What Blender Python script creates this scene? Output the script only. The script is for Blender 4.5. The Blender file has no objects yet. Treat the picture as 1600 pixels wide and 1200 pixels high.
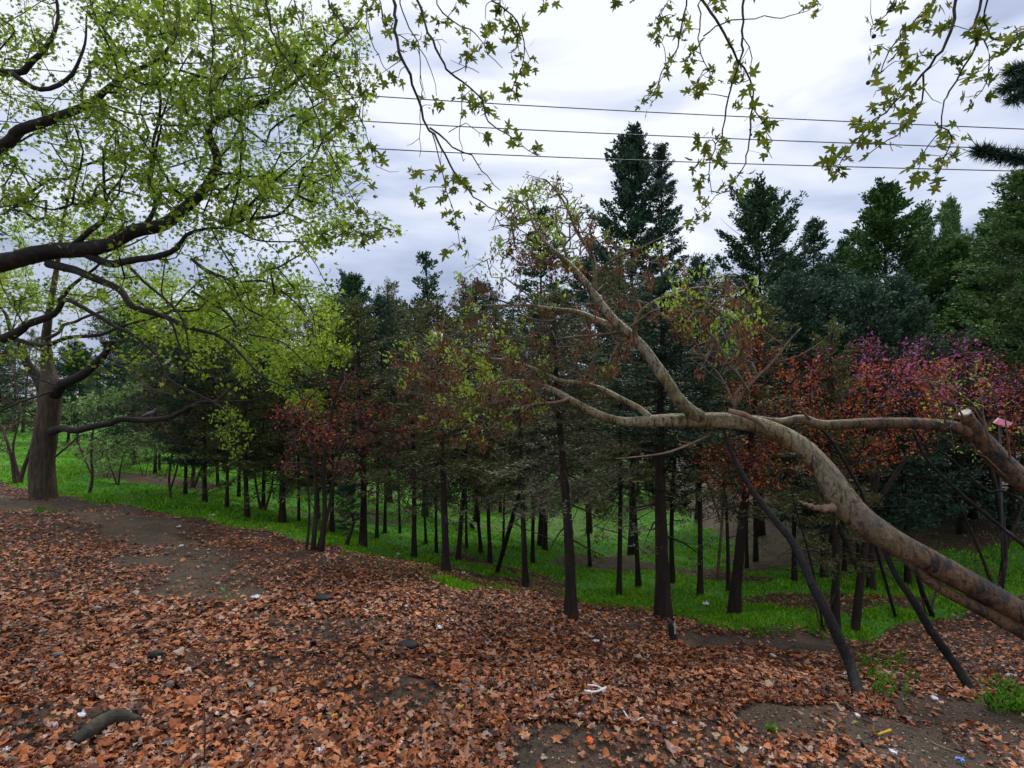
import bpy, math, random
import numpy as np
from mathutils import Vector, Matrix, Euler

rng = np.random.default_rng(7)
random.seed(7)
SC = bpy.context.scene
COL = SC.collection

# ------------------------------------------------------------------ camera
CAM = np.array([0.0, 0.0, 1.6])
F = 850.0
PITCH = math.atan(20 / F)
cam_d = bpy.data.cameras.new("camera")
cam_d.sensor_width = 36
cam_d.lens = 36 * F / 1600
cam_d.clip_end = 1000
cam_d.clip_start = 0.05
cam = bpy.data.objects.new("camera", cam_d)
cam.location = CAM
cam.rotation_euler = (math.pi / 2 + PITCH, 0, 0)
COL.objects.link(cam)
SC.camera = cam

# ------------------------------------------------------------------ world and sun
SUN_EL, SUN_AZ = 52, 25          # azimuth measured from +y towards +x
world = bpy.data.worlds.new("World")
SC.world = world
world.use_nodes = True
wn = world.node_tree
wn.nodes.clear()
def wnode(t, **k):
    n = wn.nodes.new(t)
    for a, b in k.items(): setattr(n, a, b)
    return n
sky = wnode("ShaderNodeTexSky", sky_type='NISHITA', sun_disc=False)
sky.sun_elevation = math.radians(SUN_EL)
sky.sun_rotation = math.radians(SUN_AZ)
bg1 = wnode("ShaderNodeBackground"); bg1.inputs[1].default_value = 0.08
wn.links.new(sky.outputs[0], bg1.inputs[0])
tc = wnode("ShaderNodeTexCoord")
mp = wnode("ShaderNodeMapping"); mp.inputs['Scale'].default_value = (1.3, 1.3, 4.5); mp.inputs['Location'].default_value = (0.35, 0.2, 0.6)
wn.links.new(tc.outputs['Generated'], mp.inputs[0])
nz = wnode("ShaderNodeTexNoise"); nz.inputs['Scale'].default_value = 1.5; nz.inputs['Detail'].default_value = 5; nz.inputs['Roughness'].default_value = 0.5
nz.inputs['Distortion'].default_value = 0.4
wn.links.new(mp.outputs[0], nz.inputs[0])
sx = wnode("ShaderNodeSeparateXYZ"); wn.links.new(tc.outputs['Generated'], sx.inputs[0])
m1 = wnode("ShaderNodeMath", operation='MULTIPLY_ADD'); m1.inputs[1].default_value = 1.15; wn.links.new(sx.outputs[2], m1.inputs[0])
m2 = wnode("ShaderNodeMath", operation='MULTIPLY_ADD'); m2.inputs[1].default_value = 1.9; m2.inputs[2].default_value = -0.94
wn.links.new(nz.outputs[0], m2.inputs[0]); wn.links.new(m2.outputs[0], m1.inputs[2])
cr = wnode("ShaderNodeValToRGB")
e = cr.color_ramp.elements
e[0].position = 0.0; e[0].color = (0.36, 0.40, 0.51, 1)
e[1].position = 0.55; e[1].color = (0.66, 0.685, 0.74, 1)
k = e.new(0.17); k.color = (0.27, 0.315, 0.45, 1)
k = e.new(0.32); k.color = (0.43, 0.48, 0.61, 1)
wn.links.new(m1.outputs[0], cr.inputs[0])
bg2 = wnode("ShaderNodeBackground"); bg2.inputs[1].default_value = 0.93
wn.links.new(cr.outputs[0], bg2.inputs[0])
mx = wnode("ShaderNodeMixShader"); mx.inputs[0].default_value = 0.93
wn.links.new(bg1.outputs[0], mx.inputs[1]); wn.links.new(bg2.outputs[0], mx.inputs[2])
wo = wnode("ShaderNodeOutputWorld"); wn.links.new(mx.outputs[0], wo.inputs[0])

sd = bpy.data.lights.new("sun", 'SUN'); sd.energy = 1.5; sd.angle = math.radians(18); sd.color = (1, 0.96, 0.9)
sun = bpy.data.objects.new("sun", sd); COL.objects.link(sun)
d = Vector((math.sin(math.radians(SUN_AZ)) * math.cos(math.radians(SUN_EL)), math.cos(math.radians(SUN_AZ)) * math.cos(math.radians(SUN_EL)), math.sin(math.radians(SUN_EL))))
sun.rotation_euler = d.to_track_quat('Z', 'Y').to_euler()
sun.location = (0, 0, 30)
SC.view_settings.view_transform = 'Standard'
SC.view_settings.look = 'None'
SC.view_settings.gamma = 1
SC.view_settings.exposure = 0.68
SC.view_settings.use_curve_mapping = False
try:
    SC.cycles.max_bounces = 5; SC.cycles.diffuse_bounces = 3; SC.cycles.glossy_bounces = 2; SC.cycles.transmission_bounces = 3
except Exception: pass

# ------------------------------------------------------------------ geometry helpers
cp, sp = math.cos(PITCH), math.sin(PITCH)
def ray(px, py):
    a = (px - 800) / F; b = -(py - 600) / F
    y = cp - b * sp; z = sp + b * cp
    return np.array([a / y, 1.0, z / y])
def P(px, py, Y):
    return CAM + ray(px, py) * Y

# thin plate ground surface through control points (pixel x, pixel y, distance)
_c = [(0,1200,2.3),(400,1200,2.35),(800,1200,2.5),(1200,1200,2.75),(1600,1200,2.98),
(0,1000,3.6),(400,1000,3.8),(800,1000,4.5),(1200,1030,4.75),(1350,1105,3.8),(1530,1085,4.1),
(0,880,5.6),(300,880,5.8),(0,780,9),(68,778,9.3),(560,870,7.2),(740,930,6.0),(895,965,5.9),(1040,980,5.9),(1145,962,6.6),
(1300,990,5.9),(1480,965,6.2),(1600,1000,5.3),
(250,800,9.5),(440,820,10.5),(697,895,8),(820,915,8.2),(967,930,8.5),(997,918,9.6),(1093,930,8.8),(1240,905,10),(1360,920,9),(1560,880,10),
(950,860,15),(1150,830,16.5),(1150,760,22),(1150,700,30),(1210,850,14),(1350,800,15),(1500,760,17),(1600,720,22),
(700,800,24),(700,760,34),(700,700,52),(500,760,20),(350,740,22),(200,710,26),(20,700,25),(-300,700,25),(400,700,40)]
_pts = [P(*c) for c in _c]
_ctrl = [(p[0], p[1], p[2]) for p in _pts] + [(-70,110,0.5),(0,120,0.5),(70,110,2.5),(-60,20,0.4),(55,20,3.0),(-15,-15,.2),(0,-15,.1),(15,-15,0),(-60,-15,.5),(60,-15,2.),(-40,60,-.5),(45,60,2.0),(-9,0,.05),(8,0,-.4),(12,5,-1.0),(18,12,-.7)]
_ctrl = np.array(_ctrl)
def _U(r2):
    return np.where(r2 > 1e-9, 0.5 * r2 * np.log(r2 + 1e-12), 0.0)
_n = len(_ctrl)
_d2 = ((_ctrl[:, None, :2] - _ctrl[None, :, :2]) ** 2).sum(-1)
_K = _U(_d2) + np.eye(_n) * 0.6
_Q = np.hstack([np.ones((_n, 1)), _ctrl[:, :2]])
_A = np.block([[_K, _Q], [_Q.T, np.zeros((3, 3))]])
_w = np.linalg.solve(_A, np.concatenate([_ctrl[:, 2], np.zeros(3)]))
_sin = [(rng.uniform(0, 6.28), f, rng.uniform(0, 6.28), a) for f, a in
        [(0.5, .05), (0.9, .04), (1.3, .03), (2.1, .018), (2.9, .014), (4.3, .009), (6.1, .007), (8.7, .005), (11., .004)]]
def H(x, y):
    x = np.atleast_1d(np.asarray(x, float)); y = np.atleast_1d(np.asarray(y, float))
    r2 = (x[:, None] - _ctrl[:, 0]) ** 2 + (y[:, None] - _ctrl[:, 1]) ** 2
    z = _U(r2) @ _w[:_n] + _w[_n] + _w[_n + 1] * x + _w[_n + 2] * y
    return _ripple(x, y, z)
def _ripple(x, y, z):
    for a, f, p, am in _sin:
        z = z + am * np.sin(f * (x * math.cos(a) + y * math.sin(a)) * 2.2 + p)
    return z
_gx = np.arange(-70, 70.1, .5); _gy = np.arange(-4, 70.1, .5)
def _grid():
    X, Y = np.meshgrid(_gx, _gy); x = X.ravel(); y = Y.ravel()
    r2 = (x[:, None] - _ctrl[:, 0]) ** 2 + (y[:, None] - _ctrl[:, 1]) ** 2
    return (_U(r2) @ _w[:_n] + _w[_n] + _w[_n + 1] * x + _w[_n + 2] * y).reshape(X.shape)
_gz = _grid()
def HF(x, y):
    """the same surface, quickly, for many points"""
    u = np.clip((x + 70) / .5, 0, len(_gx) - 2.001); v = np.clip((y + 4) / .5, 0, len(_gy) - 2.001)
    i = u.astype(int); j = v.astype(int); fu = u - i; fv = v - j
    z = (_gz[j, i] * (1 - fu) + _gz[j, i + 1] * fu) * (1 - fv) + (_gz[j + 1, i] * (1 - fu) + _gz[j + 1, i + 1] * fu) * fv
    return _ripple(x, y, z)
_Ys = np.concatenate([np.arange(1.2, 14, .04), np.arange(14, 110, .2)])
def G(px, py):
    r = ray(px, py)
    X = CAM[0] + r[0] * _Ys; Z = CAM[2] + r[2] * _Ys
    below = np.nonzero(Z <= H(X, _Ys))[0]
    i = below[0] if len(below) else len(_Ys) - 1
    return np.array([X[i], _Ys[i], float(H(X[i], _Ys[i])[0])])

def smooth_noise(x, y, seed, f):
    r = np.random.default_rng(seed); v = np.zeros_like(x); t = 0
    for o in range(4):
        for q in range(3):
            a = r.uniform(0, 6.28); p = r.uniform(0, 6.28); ff = f * 2 ** o * r.uniform(.8, 1.2)
            w = .6 ** o
            v = v + w * np.sin(ff * (x * math.cos(a) + y * math.sin(a)) + p + 1.3 * np.sin(ff * .7 * (y * math.cos(a) - x * math.sin(a)) + p * 2)); t += w
    return v / t * 1.6

def inpoly(x, y, poly):
    inside = np.zeros(x.shape, bool); n = len(poly)
    for i in range(n):
        x1, y1 = poly[i][:2]; x2, y2 = poly[(i + 1) % n][:2]
        if y1 == y2: continue
        c = ((y1 > y) != (y2 > y)) & (x < (x2 - x1) * (y - y1) / (y2 - y1) + x1)
        inside ^= c
    return inside

class Acc:
    def __init__(s): s.v = []; s.f = []; s.n = 0; s.m = []
    def add(s, v, f, mi=0):
        v = np.asarray(v, float).reshape(-1, 3); f = np.asarray(f, int).reshape(-1, 3)
        s.v.append(v); s.f.append(f + s.n); s.n += len(v); s.m.append(np.full(len(f), mi))
    def quad(s, v, f, mi=0):
        f = np.asarray(f, int).reshape(-1, 4)
        s.add(v, np.concatenate([f[:, [0, 1, 2]], f[:, [0, 2, 3]]]), mi)
    def mesh(s, name, mats, smooth=False):
        me = bpy.data.meshes.new(name)
        if not s.v: return me
        v = np.concatenate(s.v); f = np.concatenate(s.f)
        me.vertices.add(len(v)); me.vertices.foreach_set("co", v.astype(np.float32).ravel())
        me.loops.add(len(f) * 3); me.loops.foreach_set("vertex_index", f.astype(np.int32).ravel())
        me.polygons.add(len(f)); me.polygons.foreach_set("loop_start", (np.arange(len(f)) * 3).astype(np.int32))
        for m in (mats if isinstance(mats, (list, tuple)) else [mats]): me.materials.append(m)
        if len(me.materials) > 1: me.polygons.foreach_set("material_index", np.concatenate(s.m).astype(np.int32))
        me.polygons.foreach_set("use_smooth", np.full(len(f), smooth))
        me.update(calc_edges=True)
        return me

def link(name, me, parent=None, loc=(0, 0, 0), label=None, cat=None, group=None, kind=None):
    o = bpy.data.objects.new(name, me); COL.objects.link(o)
    o.location = loc
    if parent is not None: o.parent = parent
    if label: o["label"] = label
    if cat: o["category"] = cat
    if group: o["group"] = group
    if kind: o["kind"] = kind
    return o

def tube(acc, pts, rad, sides=6, mi=0, cap=True, wob=0.0, seed=0):
    pts = np.asarray(pts, float); rad = np.asarray(rad, float)
    n = len(pts)
    t = np.gradient(pts, axis=0); t /= np.linalg.norm(t, axis=1, keepdims=True) + 1e-9
    ref = np.array([0.13, 0.21, 1.0]) if abs(t[:, 2]).mean() < .8 else np.array([1.0, .2, .1])
    u = np.cross(t, ref); u /= np.linalg.norm(u, axis=1, keepdims=True) + 1e-9
    w = np.cross(t, u)
    a = np.arange(sides) / sides * 2 * math.pi
    R = rad[:, None] * np.ones(sides)
    if wob:
        rr = np.random.default_rng(seed)
        R = R * (1 + wob * rr.standard_normal((n, sides)) * .5 + wob * np.sin(a * 3 + rr.uniform(0, 6) + np.linspace(0, 4, n)[:, None]) * .6)
    v = pts[:, None] + R[..., None] * (np.cos(a)[None, :, None] * u[:, None] + np.sin(a)[None, :, None] * w[:, None])
    i = np.arange(n - 1)[:, None] * sides; j = np.arange(sides)[None]; j2 = (j + 1) % sides
    f = np.stack([i + j, i + j2, i + sides + j2, i + sides + j], -1).reshape(-1, 4)
    f = np.concatenate([f[:, [0, 1, 2]], f[:, [0, 2, 3]]])
    v = v.reshape(-1, 3)
    if cap:
        k = len(v); v = np.vstack([v, pts[0], pts[-1]])
        jj = np.arange(sides); j2 = (jj + 1) % sides; l = (n - 1) * sides
        f = np.vstack([f, np.stack([np.full(sides, k), j2, jj], -1), np.stack([np.full(sides, k + 1), l + jj, l + j2], -1)])
    acc.add(v, f, mi)

def spline(pts, rad=None, step=0.06):
    """Catmull-Rom resample"""
    pts = np.asarray(pts, float)
    if rad is not None: pts = np.hstack([pts, np.asarray(rad, float)[:, None]])
    P_ = np.vstack([2 * pts[0] - pts[1], pts, 2 * pts[-1] - pts[-2]])
    out = []
    for i in range(1, len(P_) - 2):
        p0, p1, p2, p3 = P_[i - 1:i + 3]
        m = max(2, int(np.linalg.norm((p2 - p1)[:3]) / step))
        t = np.arange(m)[:, None] / m
        out.append(.5 * (2 * p1 + (p2 - p0) * t + (2 * p0 - 5 * p1 + 4 * p2 - p3) * t ** 2 + (3 * p1 - p0 - 3 * p2 + p3) * t ** 3))
    out.append(pts[-1:]); o = np.vstack(out)
    if rad is not None:
        return o[:, :3], np.maximum(o[:, 3], .002)
    return o

def rot_from(dirs, spin):
    """matrices whose columns are (side, forward=dirs, normal), spun about forward"""
    d = dirs / (np.linalg.norm(dirs, axis=1, keepdims=True) + 1e-9)
    up = np.tile([0.03, 0.02, 1.0], (len(d), 1))
    s = np.cross(d, up); s /= np.linalg.norm(s, axis=1, keepdims=True) + 1e-9
    n = np.cross(s, d)
    c, q = np.cos(spin)[:, None], np.sin(spin)[:, None]
    s2 = c * s + q * n; n2 = -q * s + c * n
    return np.stack([s2, d, n2], -1)

def scatter(acc, tv, tf, pos, M, scale, mi=0):
    v = np.einsum('nij,kj->nki', M, tv) * scale[:, None, None] + pos[:, None]
    f = tf[None] + (np.arange(len(pos)) * len(tv))[:, None, None]
    acc.add(v.reshape(-1, 3), f.reshape(-1, 3), mi)

# ------------------------------------------------------------------ leaf templates (stem at origin, pointing +y, length 1)
def palmate(seed, curl=.25, lobes=5, sharp=.5, base=.12):
    r = np.random.default_rng(seed)
    ang = np.radians(np.array([-118, -62, 0, 62, 118]))[:lobes] if lobes == 5 else np.radians([-75, 0, 75])
    L = np.array([.42, .52, .62, .52, .42]) if lobes == 5 else np.array([.5, .62, .5])
    out = []
    for i in range(len(ang)):
        a = ang[i] + r.uniform(-.08, .08)
        l = L[i] * r.uniform(.9, 1.1)
        out.append((a - .26, l * .66)); out.append((a, l)); out.append((a + .26, l * .66))
        if i < len(ang) - 1:
            am = (ang[i] + ang[i + 1]) / 2
            out.append((am, L[i] * sharp))
    c = np.array([0, .42, 0])
    v = [[0, base, 0.0], c]
    for a, l in out:
        v.append([c[0] + l * math.sin(a), c[1] + l * math.cos(a), 0])
    v = np.array(v)
    rr = np.hypot(v[:, 0], v[:, 1] - .42)
    v[:, 2] = curl * (rr ** 1.6) * (1 + .5 * np.sin(v[:, 0] * 5 + seed)) + r.uniform(-.05, .05, len(v)) * (abs(curl) * 1.5 + .1)
    n = len(v); f = [[1, i, i + 1] for i in range(2, n - 1)] + [[1, n - 1, 0], [1, 0, 2]]
    return v, np.array(f)
def simple_leaf(fold=.15, w=.32):
    v = np.array([[0, 0, 0], [w, .45, fold], [0, 1, 0.0], [-w, .45, fold], [0, .5, -.02]])
    return v, np.array([[0, 1, 4], [1, 2, 4], [2, 3, 4], [3, 0, 4]])
def star_leaf(seed):
    r = np.random.default_rng(seed)
    v = [[0, 0, 0]]
    for i, (a, l) in enumerate([(-1.9, .35), (-1.3, .25), (-.85, .62), (-.4, .3), (0, .75), (.4, .3), (.85, .62), (1.3, .25), (1.9, .35)]):
        v.append([l * math.sin(a), .3 + l * math.cos(a), r.uniform(-.1, .1)])
    v.append([0, .3, .06]); n = len(v)
    return np.array(v), np.array([[n - 1, i, i + 1] for i in range(0, n - 2)] + [[n - 1, n - 2, 0]])

# ------------------------------------------------------------------ materials
def mat(name):
    m = bpy.data.materials.new(name); m.use_nodes = True
    nt = m.node_tree; b = nt.nodes["Principled BSDF"]
    return m, nt, b
def ramp(nt, fac, stops):
    r = nt.nodes.new("ShaderNodeValToRGB"); el = r.color_ramp.elements
    el[0].position = stops[0][0]; el[0].color = (*stops[0][1], 1)
    el[1].position = stops[-1][0]; el[1].color = (*stops[-1][1], 1)
    for p_, c_ in stops[1:-1]:
        q = el.new(p_); q.color = (*c_, 1)
    if fac is not None: nt.links.new(fac, r.inputs[0])
    return r
def tex(nt, kind, scale, detail=4, coord='Object', rough=.6, sc3=None, dist=0):
    t = nt.nodes.new(kind); t.inputs['Scale'].default_value = scale
    if 'Detail' in t.inputs: t.inputs['Detail'].default_value = detail; t.inputs['Roughness'].default_value = rough
    if dist and 'Distortion' in t.inputs: t.inputs['Distortion'].default_value = dist
    c = nt.nodes.new("ShaderNodeTexCoord")
    if sc3:
        q = nt.nodes.new("ShaderNodeMapping"); q.inputs['Scale'].default_value = sc3
        nt.links.new(c.outputs[coord], q.inputs[0]); nt.links.new(q.outputs[0], t.inputs[0])
    else: nt.links.new(c.outputs[coord], t.inputs[0])
    return t
def bump(nt, b, h, strength, dist=.02):
    q = nt.nodes.new("ShaderNodeBump"); q.inputs['Strength'].default_value = strength; q.inputs['Distance'].default_value = dist
    nt.links.new(h, q.inputs['Height']); nt.links.new(q.outputs[0], b.inputs['Normal'])
def mixc(nt, fac, a, b, bt='MIX'):
    m = nt.nodes.new("ShaderNodeMix"); m.data_type = 'RGBA'; m.blend_type = bt
    if isinstance(fac, float): m.inputs[0].default_value = fac
    else: nt.links.new(fac, m.inputs[0])
    for s, i in ((a, 6), (b, 7)):
        if isinstance(s, tuple): m.inputs[i].default_value = (*s, 1)
        else: nt.links.new(s, m.inputs[i])
    return m.outputs[2]

def leaf_mat(name, stops, rough=.55, trans=.0, nscale=1.5, nmix=.35, dark=(.5, .5, .5), spec=.3):
    m, nt, b = mat(name)
    g = nt.nodes.new("ShaderNodeNewGeometry")
    r = ramp(nt, g.outputs['Random Per Island'], stops)
    n = tex(nt, "ShaderNodeTexNoise", nscale, 3, 'Object')
    r2 = ramp(nt, n.outputs[0], [(.35, dark), (.65, (1.15, 1.15, 1.15))])
    c = mixc(nt, float(nmix), r.outputs[0], mixc(nt, 1.0, r.outputs[0], r2.outputs[0], 'MULTIPLY'))
    nt.links.new(c, b.inputs['Base Color']); b.inputs['Roughness'].default_value = rough
    b.inputs['Specular IOR Level'].default_value = spec
    if trans:
        t = nt.nodes.new("ShaderNodeBsdfTranslucent"); nt.links.new(c, t.inputs[0])
        x = nt.nodes.new("ShaderNodeMixShader"); x.inputs[0].default_value = trans
        nt.links.new(b.outputs[0], x.inputs[1]); nt.links.new(t.outputs[0], x.inputs[2])
        nt.links.new(x.outputs[0], nt.nodes["Material Output"].inputs[0])
    return m

def bark_mat(name, c1, c2, c3, scale=14, stretch=(1, 1, .22), bstr=.7, rough=.85, bd=.02):
    m, nt, b = mat(name)
    n1 = tex(nt, "ShaderNodeTexNoise", scale, 7, 'Object', .65, stretch, .6)
    n2 = tex(nt, "ShaderNodeTexNoise", 2.2, 4)
    r = ramp(nt, n1.outputs[0], [(.3, c1), (.5, c2), (.7, c3)])
    r2 = ramp(nt, n2.outputs[0], [(.3, (.55, .55, .55)), (.7, (1.2, 1.15, 1.1))])
    c = mixc(nt, 1.0, r.outputs[0], r2.outputs[0], 'MULTIPLY')
    nt.links.new(c, b.inputs['Base Color']); b.inputs['Roughness'].default_value = rough
    bump(nt, b, n1.outputs[0], bstr, bd)
    return m

M_purple = bark_mat("purple_twig_bark", (.018, .008, .009), (.050, .020, .022), (.09, .04, .04), 20, (1, 1, 1), .3)
M_crowntwig = bark_mat("grey_crown_twig", (.07, .05, .04), (.15, .115, .09), (.28, .22, .18), 20, (1, 1, 1), .3)
M_conbark = bark_mat("conifer_bark", (.012, .009, .007), (.030, .020, .014), (.062, .040, .028))
M_redbark = bark_mat("reddish_bark", (.007, .005, .004), (.021, .012, .009), (.070, .034, .022), 14)
M_oldbark = bark_mat("furrowed_bark", (.03, .022, .015), (.085, .062, .042), (.17, .13, .09), 22, (1, 1, .12), 1.0, .9, .03)
M_limbbark = bark_mat("dark_limb_bark", (.010, .008, .007), (.028, .022, .020), (.070, .058, .052), 16, (1, 1, 1), .6)
M_twig = bark_mat("twig_bark", (.03, .020, .016), (.075, .050, .038), (.16, .11, .085), 20, (1, 1, 1), .3)
M_pole = bark_mat("dead_pole_bark", (.004, .004, .005), (.010, .009, .010), (.036, .034, .034), 22, (1, 1, 1), .9, .8)
M_palebark = bark_mat("pale_twig_bark", (.10, .06, .04), (.20, .13, .09), (.32, .23, .17), 16, (1, 1, 1), .3)
M_logbark = bark_mat("rotten_log_bark", (.012, .011, .009), (.05, .045, .032), (.11, .10, .07), 14, (1, 1, 1), 1.0)

# smooth flaking bark of the leaning tree
def smooth_bark():
    m, nt, b = mat("smooth_flaking_bark")
    n1 = tex(nt, "ShaderNodeTexNoise", 3.5, 6, 'Object', .65, None, .6)
    base = ramp(nt, n1.outputs[0], [(.30, (.09, .07, .045)), (.42, (.22, .18, .075)), (.50, (.33, .28, .13)), (.58, (.43, .39, .28)), (.70, (.17, .14, .115))])
    c = nt.nodes.new("ShaderNodeTexCoord"); sxx = nt.nodes.new("ShaderNodeSeparateXYZ"); nt.links.new(c.outputs['Object'], sxx.inputs[0])
    n3 = tex(nt, "ShaderNodeTexNoise", 6, 8, 'Object', .75, None, .4)
    rgh = ramp(nt, n3.outputs[0], [(.38, (.020, .016, .013)), (.46, (.075, .050, .030)), (.54, (.23, .115, .045)), (.62, (.13, .10, .07)), (.72, (.24, .19, .13))])
    # older, rougher bark towards the root, patches of it higher up
    mr = nt.nodes.new("ShaderNodeMapRange"); mr.inputs[1].default_value = 3.0; mr.inputs[2].default_value = 3.8
    ad = nt.nodes.new("ShaderNodeMath"); ad.operation = 'MULTIPLY_ADD'; ad.inputs[1].default_value = 1.6
    nt.links.new(n1.outputs[0], ad.inputs[0]); nt.links.new(sxx.outputs[0], ad.inputs[2]); nt.links.new(ad.outputs[0], mr.inputs[0])
    col = mixc(nt, mr.outputs[0], base.outputs[0], rgh.outputs[0])
    n4 = tex(nt, "ShaderNodeTexNoise", 8, 9, 'Object', .78, (2.6, .8, .8), 1.4)
    dk = ramp(nt, n4.outputs[0], [(.40, (.13, .12, .115)), (.445, (.35, .32, .30)), (.475, (1, 1, 1)), (.58, (1.0, 1.0, 1.0)), (.62, (1.5, 1.5, 1.55))])
    col = mixc(nt, 1.0, col, dk.outputs[0], 'MULTIPLY')
    n5 = tex(nt, "ShaderNodeTexNoise", 34, 6, 'Object', .7)
    fi = ramp(nt, n5.outputs[0], [(.3, (.6, .58, .55)), (.6, (1.1, 1.1, 1.1))])
    col = mixc(nt, 1.0, col, fi.outputs[0], 'MULTIPLY')
    nt.links.new(col, b.inputs['Base Color']); b.inputs['Roughness'].default_value = .45
    ah = nt.nodes.new("ShaderNodeMath"); ah.operation = 'MULTIPLY_ADD'; ah.inputs[1].default_value = .5
    nt.links.new(n5.outputs[0], ah.inputs[0]); nt.links.new(n4.outputs[0], ah.inputs[2])
    bump(nt, b, ah.outputs[0], .9, .03)
    return m
M_smooth = smooth_bark()

M_litter = leaf_mat("dry_leaf", [(0, (.06, .020, .010)), (.18, (.19, .055, .020)), (.42, (.46, .142, .042)), (.70, (.60, .220, .078)), (.90, (.64, .34, .20)), (.97, (.46, .36, .32)), (1, (.5, .34, .12))], .55, .12, 1.1, .6, (.55, .5, .5), .4)
M_litter_d = leaf_mat("wet_dark_leaf", [(0, (.030, .011, .007)), (.5, (.13, .042, .019)), (.8, (.30, .105, .048)), (1, (.36, .25, .20))], .4, .05, 1.1, .5, (.55, .5, .5), .5)
M_maple = leaf_mat("spring_leaf", [(0, (.09, .18, .015)), (.5, (.27, .41, .035)), (1, (.48, .60, .07))], .5, .58, 1.2, .5, (.6, .65, .5))
M_plane = leaf_mat("young_plane_leaf", [(0, (.08, .13, .015)), (.5, (.15, .21, .02)), (1, (.27, .31, .04))], .5, .45, 4, .4, (.55, .5, .5))
M_yellow = leaf_mat("yellow_green_leaf", [(0, (.20, .36, .03)), (.5, (.38, .56, .055)), (1, (.62, .74, .12))], .5, .5, 1.2, .4, (.7, .7, .6))
M_lime = leaf_mat("lime_leaf_tuft", [(0, (.22, .38, .03)), (.5, (.36, .52, .05)), (1, (.50, .60, .10))], .5, .45, 2, .4, (.6, .65, .6))
M_pod = leaf_mat("brown_seed_bunch", [(0, (.09, .038, .020)), (.5, (.21, .090, .045)), (1, (.36, .18, .09))], .7, .2, 2, .4)
M_orange = leaf_mat("orange_pod", [(0, (.20, .04, .015)), (.5, (.52, .11, .03)), (1, (.78, .26, .07))], .6, .3, 1.4, .5)
M_darkred = leaf_mat("dark_red_pod", [(0, (.04, .010, .012)), (.6, (.15, .028, .026)), (1, (.40, .07, .03))], .6, .3, 1.2, .5)
M_pink = leaf_mat("redbud_blossom", [(0, (.25, .05, .17)), (.5, (.46, .11, .34)), (1, (.64, .22, .52))], .6, .4, 1.5, .4)
M_shrubleaf = leaf_mat("pale_shrub_leaf", [(0, (.10, .21, .05)), (.5, (.22, .36, .11)), (1, (.42, .54, .24))], .5, .4, 1.5, .4)
M_weed = leaf_mat("weed_leaf", [(0, (.06, .18, .01)), (.5, (.12, .32, .02)), (1, (.22, .46, .03))], .5, .4, 3, .4)
M_needle = [
    leaf_mat("dark_needle", [(0, (.020, .050, .022)), (.5, (.046, .108, .045)), (1, (.115, .215, .085))], .6, .12, .9, .6, (.45, .5, .55), .3),
    leaf_mat("blue_needle", [(0, (.022, .052, .034)), (.5, (.048, .105, .062)), (1, (.115, .205, .115))], .6, .12, .9, .6, (.45, .5, .55), .3),
    leaf_mat("olive_needle", [(0, (.080, .055, .025)), (.35, (.11, .13, .045)), (1, (.23, .27, .10))], .6, .15, .9, .6, (.5, .45, .4), .3),
    leaf_mat("dusty_needle", [(0, (.095, .062, .035)), (.3, (.11, .12, .060)), (1, (.25, .29, .17))], .65, .15, 1.1, .6, (.5, .45, .4), .3),
    leaf_mat("mid_green_needle", [(0, (.028, .070, .020)), (.5, (.065, .150, .036)), (1, (.16, .29, .075))], .6, .12, .9, .6, (.45, .5, .45), .3),
    leaf_mat("light_green_needle", [(0, (.05, .10, .03)), (.5, (.11, .21, .06)), (1, (.24, .38, .12))], .6, .15, .9, .6, (.45, .5, .45), .3)]
M_grass = leaf_mat("grass_blade", [(0, (.06, .22, .010)), (.5, (.20, .50, .018)), (1, (.42, .68, .05))], .5, .3, .8, .5, (.6, .6, .5))
def plain(name, c, rough=.6, nscale=12, var=.25, trans=0):
    m, nt, b = mat(name)
    n = tex(nt, "ShaderNodeTexNoise", nscale, 4)
    r = ramp(nt, n.outputs[0], [(.3, tuple(x * (1 - var) for x in c)), (.7, tuple(min(1, x * (1 + var * .4)) for x in c))])
    nt.links.new(r.outputs[0], b.inputs['Base Color']); b.inputs['Roughness'].default_value = rough
    bump(nt, b, n.outputs[0], .3, .01)
    return m
M_white = plain("white_plastic_scrap", (.80, .80, .84), .4, 30)
M_orangep = plain("orange_peel", (.85, .16, .02), .5, 30)
M_yellowp = plain("yellow_scrap", (.75, .48, .03), .5, 30)
M_redp = plain("red_cap", (.75, .10, .07), .4, 30)
M_bluep = plain("blue_scrap", (.14, .28, .75), .4, 30)
M_blackp = plain("black_rubber", (.018, .02, .024), .6, 20)
M_stone = plain("grey_stone", (.16, .165, .17), .8, 25)
M_wire = plain("cable_sheath", (.06, .06, .10), .6, 3)
M_signpink = plain("pink_paint", (.72, .22, .30), .5, 8, .12)
M_post = plain("dark_post_metal", (.04, .04, .045), .5, 8)
M_cut = plain("cut_wood", (.55, .50, .42), .7, 30)
M_pigeon = plain("pigeon_feather", (.16, .18, .24), .6, 30, .4)
M_beak = plain("dark_beak", (.05, .045, .045), .5)

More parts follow.
